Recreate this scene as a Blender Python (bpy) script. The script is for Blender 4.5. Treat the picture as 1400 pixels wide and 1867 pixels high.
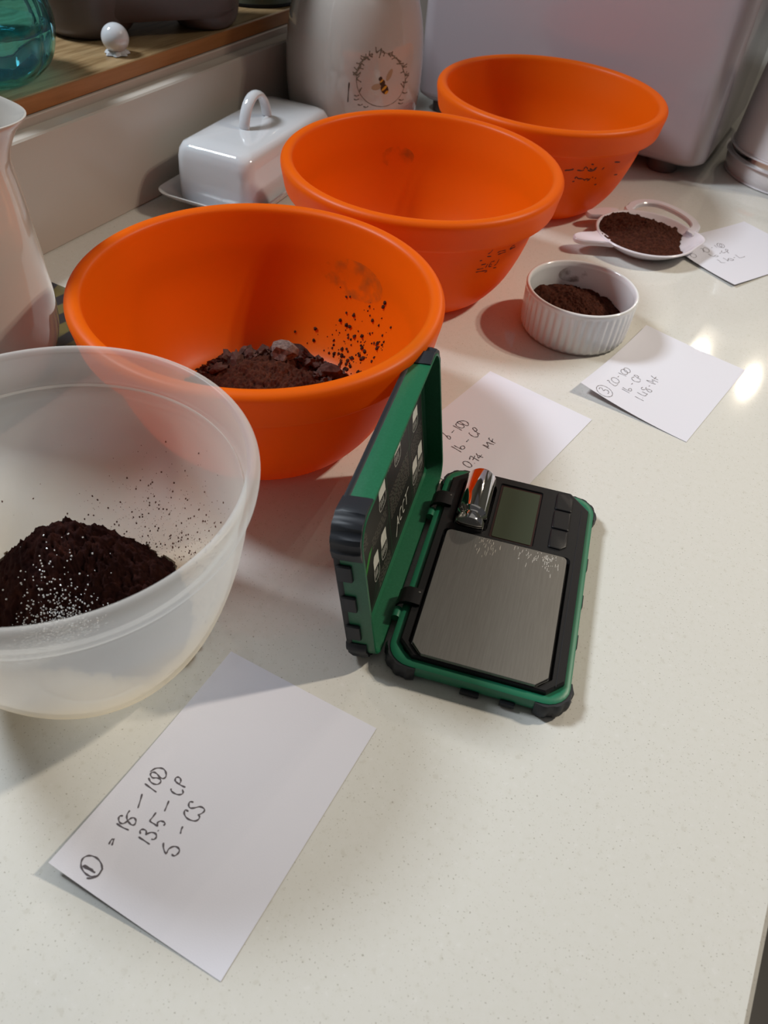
import bpy, bmesh, math, random
from mathutils import Vector, Matrix, noise
random.seed(7)
PI = math.pi
for o in list(bpy.data.objects): bpy.data.objects.remove(o)
SC = bpy.context.scene
COL = SC.collection
# ---------------------------------------------------------------- camera
def rot_cam(p, r, y):
    f = Vector((-math.sin(y)*math.cos(p), math.cos(y)*math.cos(p), -math.sin(p)))
    rt = Vector((math.cos(y), math.sin(y), 0)); up = rt.cross(f)
    return (math.cos(r)*rt + math.sin(r)*up, -math.sin(r)*rt + math.cos(r)*up, f)
cd = bpy.data.cameras.new('camera'); cam = bpy.data.objects.new('camera', cd); COL.objects.link(cam)
R_, U_, F_ = rot_cam(math.radians(45.0), math.radians(5.85), math.radians(25.25))
cam.matrix_world = Matrix(((R_.x, U_.x, -F_.x, 0), (R_.y, U_.y, -F_.y, 0), (R_.z, U_.z, -F_.z, .36), (0, 0, 0, 1)))
cd.sensor_fit = 'VERTICAL'; cd.sensor_height = 36; cd.lens = 36*1455/1867; cd.clip_start = .01
cd.dof.use_dof = True; cd.dof.focus_distance = .50; cd.dof.aperture_fstop = 16
SC.camera = cam
# ---------------------------------------------------------------- world, lights, exposure
w = bpy.data.worlds.new('world'); SC.world = w; w.use_nodes = True
w.node_tree.nodes['Background'].inputs[0].default_value = (.86, .84, .86, 1)
w.node_tree.nodes['Background'].inputs[1].default_value = WORLD = .065
SC.view_settings.view_transform = 'Standard'; SC.view_settings.look = 'None'
SC.view_settings.exposure = -.17; SC.view_settings.gamma = 1
def spot(name, loc, power, color, radius):
    l = bpy.data.lights.new(name, 'SPOT'); l.spot_size = math.radians(54); l.spot_blend = 1; l.energy = power; l.color = color; l.shadow_soft_size = radius
    o = bpy.data.objects.new(name, l); COL.objects.link(o); o.location = loc
    o.rotation_euler = (Vector((.12, .36, 0))-o.location).to_track_quat('-Z', 'Y').to_euler(); return o
spot('ceiling_spot', (.80, 1.30, 1.42), 52, (1, .88, .72), .03)
spot('ceiling_spot', (.90, 1.42, 1.42), 48, (1, .88, .72), .03)
spot('ceiling_spot', (-.12, 3.10, 1.42), 20, (1, .87, .70), .016)
spot('ceiling_spot', (.10, 3.05, 1.42), 15, (1, .87, .70), .016)
a = bpy.data.lights.new('window_daylight', 'AREA'); a.shape = 'RECTANGLE'; a.size = .34; a.size_y = .34; a.energy = 30; a.color = (.84, .92, 1)
ao = bpy.data.objects.new('window_daylight', a); COL.objects.link(ao); ao.location = (-1.32, .2, 1.42)
ao.rotation_euler = (Vector((-.1, .35, 0))-ao.location).to_track_quat('-Z', 'Y').to_euler()
a = bpy.data.lights.new('ceiling_bounce_fill', 'AREA'); a.shape = 'RECTANGLE'; a.size = 2.0; a.size_y = 2.0; a.energy = 2.0; a.color = (1, .95, .86)  # added soft overhead fill, standing in for light bounced off the ceiling
ao = bpy.data.objects.new('ceiling_bounce_fill', a); COL.objects.link(ao); ao.location = (.55, .6, 1.50)
# ---------------------------------------------------------------- materials
def mat(name, col, rough=.5, metal=0, **k):
    m = bpy.data.materials.new(name); m.use_nodes = True; nt = m.node_tree; b = nt.nodes['Principled BSDF']
    c = tuple(col)+(1,) if len(col) == 3 else col
    b.inputs['Base Color'].default_value = c; b.inputs['Roughness'].default_value = rough; b.inputs['Metallic'].default_value = metal
    for kk, v in k.items():
        if kk == 'coat': b.inputs['Coat Weight'].default_value = v; b.inputs['Coat Roughness'].default_value = .05
        elif kk == 'sss': b.inputs['Subsurface Weight'].default_value = v; b.inputs['Subsurface Scale'].default_value = .01
        elif kk == 'trans': b.inputs['Transmission Weight'].default_value = v
        elif kk == 'ior': b.inputs['IOR'].default_value = v
        elif kk == 'spec': b.inputs['Specular IOR Level'].default_value = v
    b.inputs['Subsurface Radius'].default_value = (1, .22, .04)
    return m
def N(m, t, **k):
    n = m.node_tree.nodes.new(t)
    for a_, v in k.items(): setattr(n, a_, v)
    return n
def coords(m, sc=(1, 1, 1)):
    tc = N(m, 'ShaderNodeTexCoord'); mp = N(m, 'ShaderNodeMapping'); mp.inputs['Scale'].default_value = sc
    m.node_tree.links.new(tc.outputs['Object'], mp.inputs['Vector']); return mp.outputs[0]
def noise_tex(m, scale, detail=3, rough=.5, sc=(1, 1, 1)):
    n = N(m, 'ShaderNodeTexNoise'); n.inputs['Scale'].default_value = scale; n.inputs['Detail'].default_value = detail; n.inputs['Roughness'].default_value = rough
    m.node_tree.links.new(coords(m, sc), n.inputs['Vector']); return n.outputs['Fac']
def ramp(m, fac, stops):
    r = N(m, 'ShaderNodeValToRGB'); e = r.color_ramp.elements
    while len(e) < len(stops): e.new(.5)
    for el, (p, c) in zip(e, stops): el.position = p; el.color = tuple(c)+(1,)
    m.node_tree.links.new(fac, r.inputs[0]); return r.outputs[0]
def mix(m, fac, a_, b_, bt='MIX'):
    x = N(m, 'ShaderNodeMix', data_type='RGBA', blend_type=bt); L = m.node_tree.links
    for i, v in ((0, fac), (6, a_), (7, b_)):
        if hasattr(v, 'links'): L.new(v, x.inputs[i])
        else: x.inputs[i].default_value = (tuple(v)+(1,)) if isinstance(v, tuple) else v
    return x.outputs[2]
def base(m, out): m.node_tree.links.new(out, m.node_tree.nodes['Principled BSDF'].inputs['Base Color'])
def bump(m, fac, strength, dist=.001):
    b = N(m, 'ShaderNodeBump'); b.inputs['Strength'].default_value = strength; b.inputs['Distance'].default_value = dist
    m.node_tree.links.new(fac, b.inputs['Height']); m.node_tree.links.new(b.outputs[0], m.node_tree.nodes['Principled BSDF'].inputs['Normal'])

M = {}
m = M['counter'] = mat('speckled cream quartz', (.68, .665, .61), .06, spec=.40)
c1 = ramp(m, noise_tex(m, 260, 2), [(.28, (.63, .615, .56)), (.36, (.675, .665, .615)), (.66, (.685, .675, .63)), (.74, (.71, .70, .66))])
c2 = ramp(m, noise_tex(m, 900, 1), [(.26, (.50, .48, .43)), (.32, (1, 1, 1))])
base(m, mix(m, .75, c1, c2, 'MULTIPLY'))
m = M['paper'] = mat('white note paper', (.72, .72, .79), .85, spec=.2); bump(m, noise_tex(m, 1500, 2), .12, .0003)
M['ink'] = mat('grey ballpoint ink', (.09, .075, .085), .6)
M['ink_faint'] = mat('faint pencil ink', (.20, .18, .19), .6)
m = M['orange'] = mat('orange plastic', (.88, .160, .001), .42, spec=.3)
bump(m, noise_tex(m, 900, 2), .05, .0003)
nt = m.node_tree; tl = nt.nodes.new('ShaderNodeBsdfTranslucent'); tl.inputs[0].default_value = (1, .27, .012, 1)
ms = nt.nodes.new('ShaderNodeMixShader'); ms.inputs[0].default_value = .36
nt.links.new(nt.nodes['Principled BSDF'].outputs[0], ms.inputs[1]); nt.links.new(tl.outputs[0], ms.inputs[2]); nt.links.new(ms.outputs[0], nt.nodes['Material Output'].inputs[0])
def smear(k, col, lo, hi, sc):
    m = M[k] = mat(k.replace('_', ' '), col, .8); nt = m.node_tree; t_ = nt.nodes.new('ShaderNodeBsdfTransparent'); x = nt.nodes.new('ShaderNodeMixShader')
    r = nt.nodes.new('ShaderNodeMapRange'); r.inputs[1].default_value = .45; r.inputs[2].default_value = .72; r.inputs[3].default_value = lo; r.inputs[4].default_value = hi
    nt.links.new(noise_tex(m, sc, 3), r.inputs[0]); nt.links.new(r.outputs[0], x.inputs[0]); nt.links.new(t_.outputs[0], x.inputs[1]); nt.links.new(nt.nodes['Principled BSDF'].outputs[0], x.inputs[2]); nt.links.new(x.outputs[0], nt.nodes['Material Output'].inputs[0])
smear('cocoa_smudge', (.16, .07, .05), 0, .60, 110); smear('faded_green_print', (.22, .10, .004), 0, .38, 90)
M['orange_worn'] = mat('dark worn print', (.10, .025, .01), .7)
# milky see-through plastic
m = M['milky'] = bpy.data.materials.new('milky translucent plastic'); m.use_nodes = True; nt = m.node_tree; nt.nodes.clear()
out = nt.nodes.new('ShaderNodeOutputMaterial'); tr = nt.nodes.new('ShaderNodeBsdfTransparent'); tr.inputs[0].default_value = (.97, .965, .95, 1)
pb = nt.nodes.new('ShaderNodeBsdfPrincipled'); pb.inputs['Base Color'].default_value = (.90, .90, .90, 1); pb.inputs['Roughness'].default_value = .3
tl = nt.nodes.new('ShaderNodeBsdfTranslucent'); tl.inputs[0].default_value = (.93, .92, .90, 1)
m1 = nt.nodes.new('ShaderNodeMixShader'); m1.inputs[0].default_value = .45; m2 = nt.nodes.new('ShaderNodeMixShader')
fr = nt.nodes.new('ShaderNodeLayerWeight'); fr.inputs[0].default_value = .35
mr = nt.nodes.new('ShaderNodeMapRange'); mr.inputs[3].default_value = .29; mr.inputs[4].default_value = .68
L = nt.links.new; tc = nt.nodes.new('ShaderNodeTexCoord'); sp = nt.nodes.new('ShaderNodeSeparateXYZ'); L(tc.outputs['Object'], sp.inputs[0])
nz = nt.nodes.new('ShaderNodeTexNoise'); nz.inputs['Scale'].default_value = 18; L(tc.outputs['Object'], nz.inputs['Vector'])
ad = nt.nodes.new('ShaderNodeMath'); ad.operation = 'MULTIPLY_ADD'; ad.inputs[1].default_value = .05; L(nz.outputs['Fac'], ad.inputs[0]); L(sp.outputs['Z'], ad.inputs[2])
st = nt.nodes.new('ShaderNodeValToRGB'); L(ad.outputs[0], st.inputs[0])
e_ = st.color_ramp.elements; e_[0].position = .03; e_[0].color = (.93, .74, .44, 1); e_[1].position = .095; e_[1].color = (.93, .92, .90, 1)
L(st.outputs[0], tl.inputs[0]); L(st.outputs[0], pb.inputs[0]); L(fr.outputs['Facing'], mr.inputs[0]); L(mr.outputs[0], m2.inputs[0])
L(pb.outputs[0], m1.inputs[1]); L(tl.outputs[0], m1.inputs[2]); L(tr.outputs[0], m2.inputs[1]); L(m1.outputs[0], m2.inputs[2]); L(m2.outputs[0], out.inputs[0])
M['scratch'] = mat('brown dust and scratches', (.12, .05, .035), .8)
m = M['cocoa'] = mat('cocoa powder', (.055, .015, .008), .95, spec=.15)
base(m, ramp(m, noise_tex(m, 300, 4, .7), [(.3, (.030, .008, .005)), (.55, (.066, .019, .010)), (.75, (.10, .030, .016))])); bump(m, noise_tex(m, 1400, 4, .7), .5, .0012)
m = M['cocoa_dark'] = mat('dark cocoa powder', (.03, .009, .006), .95, spec=.12)
base(m, ramp(m, noise_tex(m, 120, 5, .7), [(.3, (.015, .004, .004)), (.55, (.028, .008, .006)), (.78, (.055, .016, .010))])); bump(m, noise_tex(m, 1400, 4, .7), .5, .0012)
m = M['chunk'] = mat('dark chocolate chunks', (.045, .014, .010), .85, spec=.3)
base(m, ramp(m, noise_tex(m, 250, 3), [(.3, (.035, .013, .009)), (.7, (.105, .045, .034))]))
m = M['chunk_grey'] = mat('bloomed chocolate', (.14, .095, .085), .8, spec=.3)
base(m, ramp(m, noise_tex(m, 500, 4), [(.35, (.07, .045, .04)), (.65, (.19, .135, .12))]))
M['salt'] = mat('sugar crystals', (.85, .85, .86), .15, trans=.3)
m = M['ceramic'] = mat('glossy white ceramic', (.64, .65, .67), .08, coat=.6)
M['ceramic_warm'] = mat('glossy cream glaze', (.56, .52, .47), .07, coat=.6)
M['ramekin'] = mat('white fluted porcelain', (.80, .80, .80), .12, coat=.5)
M['spoonrest'] = mat('lilac white porcelain', (.77, .73, .78), .15, coat=.4)
M['lilac'] = mat('pale lilac enamel', (.46, .40, .42), .22, coat=.3)
M['kettle'] = mat('white satin metal', (.74, .71, .71), .28, coat=.3)
M['chrome'] = mat('chrome', (.82, .81, .80), .06, 1)
m = M['steel'] = mat('brushed steel', (.40, .39, .37), .36, 1)
base(m, ramp(m, noise_tex(m, 60, 4, .6, (18, .8, 1)), [(.3, (.31, .30, .28)), (.7, (.36, .35, .33))])); bump(m, noise_tex(m, 80, 3, .6, (40, 1, 1)), .05, .0002)
M['steel_mark'] = mat('dried white powder smear', (.62, .58, .52), .8)
m = M['black'] = mat('black matt plastic', (.007, .007, .008), .45, spec=.3); bump(m, noise_tex(m, 2500, 2), .10, .0002)
m = M['rubber'] = mat('black rubber', (.012, .014, .019), .50, spec=.4)
m = M['green'] = mat('green rubbery plastic', (.009, .155, .078), .42, sss=.05); bump(m, noise_tex(m, 1200, 3), .10, .0003)
m = M['green_in'] = mat('scuffed green plastic', (.014, .16, .06), .40)
base(m, ramp(m, noise_tex(m, 700, 5, .8), [(.45, (.008, .115, .050)), (.75, (.016, .145, .068))]))
M['lcd'] = mat('unlit display glass', (.060, .070, .045), .12, coat=.5)
M['lcd_frame'] = mat('dark red brown display edge', (.030, .010, .008), .3)
M['label'] = mat('printed black label', (.012, .011, .010), .55, spec=.3)
M['white_print'] = mat('white print', (.62, .62, .56), .5)
M['grey_print'] = mat('fine grey print', (.22, .20, .165), .6)
M['green_print'] = mat('green print', (.02, .20, .02), .5)
M['green_line'] = mat('dark green print line', (.025, .09, .04), .5)
m = M['wood'] = mat('oak ledge', (.30, .19, .09), .35)
base(m, ramp(m, noise_tex(m, 16, 6, .65, (14, 1, 14)), [(.3, (.20, .12, .05)), (.5, (.33, .215, .105)), (.7, (.42, .29, .15))]))
m = M['wood_edge'] = mat('oak edging strip', (.34, .15, .045), .35)
base(m, ramp(m, noise_tex(m, 12, 5, .6, (12, 1, 12)), [(.3, (.27, .11, .03)), (.7, (.38, .17, .055))]))
M['upstand'] = mat('cream quartz upstand', (.50, .455, .40), .20, spec=.5)
M['caulk'] = mat('pale sealant', (.50, .43, .38), .5)
M['wall'] = mat('sage cream wall', (.52, .47, .36), .8)
M['cabinet'] = mat('grey cabinet front', (.10, .10, .11), .5)
M['floorm'] = mat('dark floor', (.06, .055, .05), .5)
m = M['blueglass'] = mat('turquoise glass', (.38, .86, .94), .02, trans=1, ior=1.28)
m = M['liquid'] = mat('clear liquid', (.85, .95, .97), .0, trans=1, ior=1.20)
M['taupe'] = mat('taupe plastic', (.105, .085, .082), .42)
M['dark_glass'] = mat('dark green glass', (.10, .12, .09), .15)
m = M['tin'] = mat('dark printed tray', (.05, .04, .02), .3)
wv = N(m, 'ShaderNodeTexWave'); wv.inputs['Scale'].default_value = 14; wv.inputs['Distortion'].default_value = 2
m.node_tree.links.new(coords(m), wv.inputs['Vector'])
base(m, ramp(m, wv.outputs['Fac'], [(.4, (.012, .009, .012)), (.6, (.10, .075, .02))]))
M['bee_black'] = mat('black brown print', (.035, .022, .012), .3)
M['bee_gold'] = mat('golden print', (.62, .32, .03), .3)
M['bee_wing'] = mat('pale brown print', (.42, .30, .19), .3)
M['leaf_print'] = mat('grey leaf print', (.17, .16, .12), .3)
M['lidknob'] = M['ceramic_warm']
# ---------------------------------------------------------------- helpers
def link(o, parent=None):
    COL.objects.link(o)
    if parent: o.parent = parent
    return o
def ob(name, verts, faces, ma, parent=None, smooth=True, loc=None, rot=None, auto=None):
    me = bpy.data.meshes.new(name); me.from_pydata(verts, [], faces); me.materials.append(ma)
    bm = bmesh.new(); bm.from_mesh(me); bmesh.ops.remove_doubles(bm, verts=bm.verts, dist=1e-7); bmesh.ops.recalc_face_normals(bm, faces=bm.faces); bm.to_mesh(me); bm.free()
    if smooth:
        me.polygons.foreach_set('use_smooth', [True]*len(me.polygons))
        me.set_sharp_from_angle(angle=math.radians(auto or 28))
    o = link(bpy.data.objects.new(name, me), parent)
    if loc: o.location = loc
    if rot: o.rotation_euler = rot
    return o
def tag(o, label=None, cat=None, group=None, kind=None):
    if label: o['label'] = label
    if cat: o['category'] = cat
    if group: o['group'] = group
    if kind: o['kind'] = kind
    return o
def thing(name, loc, rz, label, cat, group=None):
    o = bpy.data.objects.new(name, None); o.empty_display_size = .02; link(o); o.location = loc; o.rotation_euler = (0, 0, rz)
    return tag(o, label, cat, group)
def lathe(prof, n=96, f=None):
    """prof: (r,z) list; closed at axis when r==0. f(angle,z,r)->radius"""
    V = []; F = []
    for r, z in prof:
        for i in range(n):
            a_ = 2*PI*i/n; rr = f(a_, z, r) if f else r
            V.append((rr*math.cos(a_), rr*math.sin(a_), z))
    for j in range(len(prof)-1):
        for i in range(n):
            k = (i+1) % n; q = [j*n+i, j*n+k, (j+1)*n+k, (j+1)*n+i]
            F.append(q)
    return V, F
def smooth_prof(P, sub=4):
    """Catmull-Rom through points, keeps ends"""
    o = []
    for i in range(len(P)-1):
        p0 = P[max(i-1, 0)]; p1 = P[i]; p2 = P[i+1]; p3 = P[min(i+2, len(P)-1)]
        for s in range(sub):
            t = s/sub
            o.append(tuple(.5*((2*p1[k])+(-p0[k]+p2[k])*t+(2*p0[k]-5*p1[k]+4*p2[k]-p3[k])*t*t+(-p0[k]+3*p1[k]-3*p2[k]+p3[k])*t**3) for k in (0, 1)))
    o.append(P[-1]); return [(max(r, 0), z) for r, z in o]
def loft(loops, cap0=True, cap1=True):
    V = []; F = []; n = len(loops[0])
    for l in loops: V += [tuple(p) for p in l]
    for j in range(len(loops)-1):
        for i in range(n):
            k = (i+1) % n; F.append([j*n+i, j*n+k, (j+1)*n+k, (j+1)*n+i])
    if cap0: F.append(list(range(n))[::-1])
    if cap1: F.append([(len(loops)-1)*n+i for i in range(n)])
    return V, F
def rr(x0, x1, y0, y1, r, n=5):
    """rounded rectangle points; r single or 4 (ll,lr,ur,ul); negative r = chamfer"""
    R4 = r if isinstance(r, (list, tuple)) else [r]*4; o = []
    for (cx, cy, a0), q in zip(((x0, y0, PI), (x1, y0, 1.5*PI), (x1, y1, 0), (x0, y1, .5*PI)), R4):
        ch = q < 0; q = abs(q); sx = 1 if cx == x0 else -1; sy = 1 if cy == y0 else -1
        for i in range(n+1):
            if ch:
                a_ = a0; b_ = a0+.5*PI; t = i/n
                px = math.cos(a_)*(1-t)+math.cos(b_)*t; py = math.sin(a_)*(1-t)+math.sin(b_)*t
            else:
                px = math.cos(a0+.5*PI*i/n); py = math.sin(a0+.5*PI*i/n)
            o.append((cx+sx*q+q*px, cy+sy*q+q*py))
    return o
def up(loop, z): return [(x, y, z) for x, y in loop]
def box(x0, x1, y0, y1, z0, z1, b=.001):
    i = [up(rr(x0+b, x1-b, y0+b, y1-b, b*.6, 2), z0), up(rr(x0, x1, y0, y1, b, 2), z0+b), up(rr(x0, x1, y0, y1, b, 2), z1-b), up(rr(x0+b, x1-b, y0+b, y1-b, b*.6, 2), z1)]
    return loft(i)
def join(*vf):
    V = []; F = []
    for v, f in vf:
        k = len(V); V += list(v); F += [[i+k for i in q] for q in f]
    return V, F
def tube(path, r, n=10, closed=False, rf=None):
    V = []; F = []; P = [Vector(p) for p in path]; m_ = len(P); pn = None
    for i, p in enumerate(P):
        t = (P[(i+1) % m_] if closed or i < m_-1 else p)-(P[i-1] if closed or i > 0 else p); t.normalize()
        if pn is None: pn = t.orthogonal().normalized()
        nn = (pn-t*pn.dot(t)).normalized(); pn = nn; bb = t.cross(nn)
        rad = rf(i/(m_-1)) if rf else r
        ra, rb = rad if isinstance(rad, tuple) else (rad, rad)
        for k in range(n):
            a_ = 2*PI*k/n; V.append(tuple(p+nn*ra*math.cos(a_)+bb*rb*math.sin(a_)))
    for j in range(m_ if closed else m_-1):
        j2 = (j+1) % m_
        for i in range(n):
            k = (i+1) % n; F.append([j*n+i, j*n+k, j2*n+k, j2*n+i])
    if not closed: F.append(list(range(n))[::-1]); F.append([(m_-1)*n+i for i in range(n)])
    return V, F
def ribbon(pts, wd, place):
    """flat pen stroke: 2-D polyline -> strip, place(x,y)->3-D"""
    P = []
    for i in range(len(pts)-1):           # smooth a little
        p0 = pts[max(i-1, 0)]; p1 = pts[i]; p2 = pts[i+1]; p3 = pts[min(i+2, len(pts)-1)]
        for s in range(3):
            t = s/3
            P.append(tuple(.5*((2*p1[k])+(-p0[k]+p2[k])*t+(2*p0[k]-5*p1[k]+4*p2[k]-p3[k])*t*t+(-p0[k]+3*p1[k]-3*p2[k]+p3[k])*t**3) for k in (0, 1)))
    P.append(pts[-1]); V = []; F = []; n = len(P)
    for i in range(n):
        a_ = P[max(i-1, 0)]; b_ = P[min(i+1, n-1)]; dx, dy = b_[0]-a_[0], b_[1]-a_[1]; l = math.hypot(dx, dy) or 1
        k = wd*.5*(.75+.25*math.sin(i*1.3)) if 0 < i < n-1 else wd*.3
        V.append(place(P[i][0]-dy/l*k, P[i][1]+dx/l*k)); V.append(place(P[i][0]+dy/l*k, P[i][1]-dx/l*k))
    for i in range(n-1): F.append([2*i, 2*i+1, 2*i+3, 2*i+2])
    return V, F
def interp(prof, z):
    for (r0, z0), (r1, z1) in zip(prof, prof[1:]):
        if (z0-z)*(z1-z) <= 0 and z0 != z1: return r0+(r1-r0)*(z-z0)/(z1-z0)
    return prof[-1][0]
def lump(seed, s, rough=.35, sub=2):
    bm = bmesh.new(); bmesh.ops.create_icosphere(bm, subdivisions=sub, radius=1)
    for v in bm.verts:
        p = v.co; d = 1+rough*(noise.noise(p*1.3+Vector((seed*3.7, 0, 0)))*1.6+noise.noise(p*3+Vector((0, seed*2.1, 0)))*.7)
        v.co = Vector((p.x*s[0], p.y*s[1], p.z*s[2]))*d
    bm.verts.index_update(); V = [tuple(v.co) for v in bm.verts]; F = [[v.index for v in f.verts] for f in bm.faces]; bm.free(); return V, F
def moved(vf, d, rz=0, rx=0, ry=0, s=1):
    Mx = Matrix.Translation(d) @ Matrix.Rotation(rz, 4, 'Z') @ Matrix.Rotation(ry, 4, 'Y') @ Matrix.Rotation(rx, 4, 'X') @ Matrix.Scale(s, 4)
    return [tuple(Mx @ Vector(v)) for v in vf[0]], vf[1]

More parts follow.
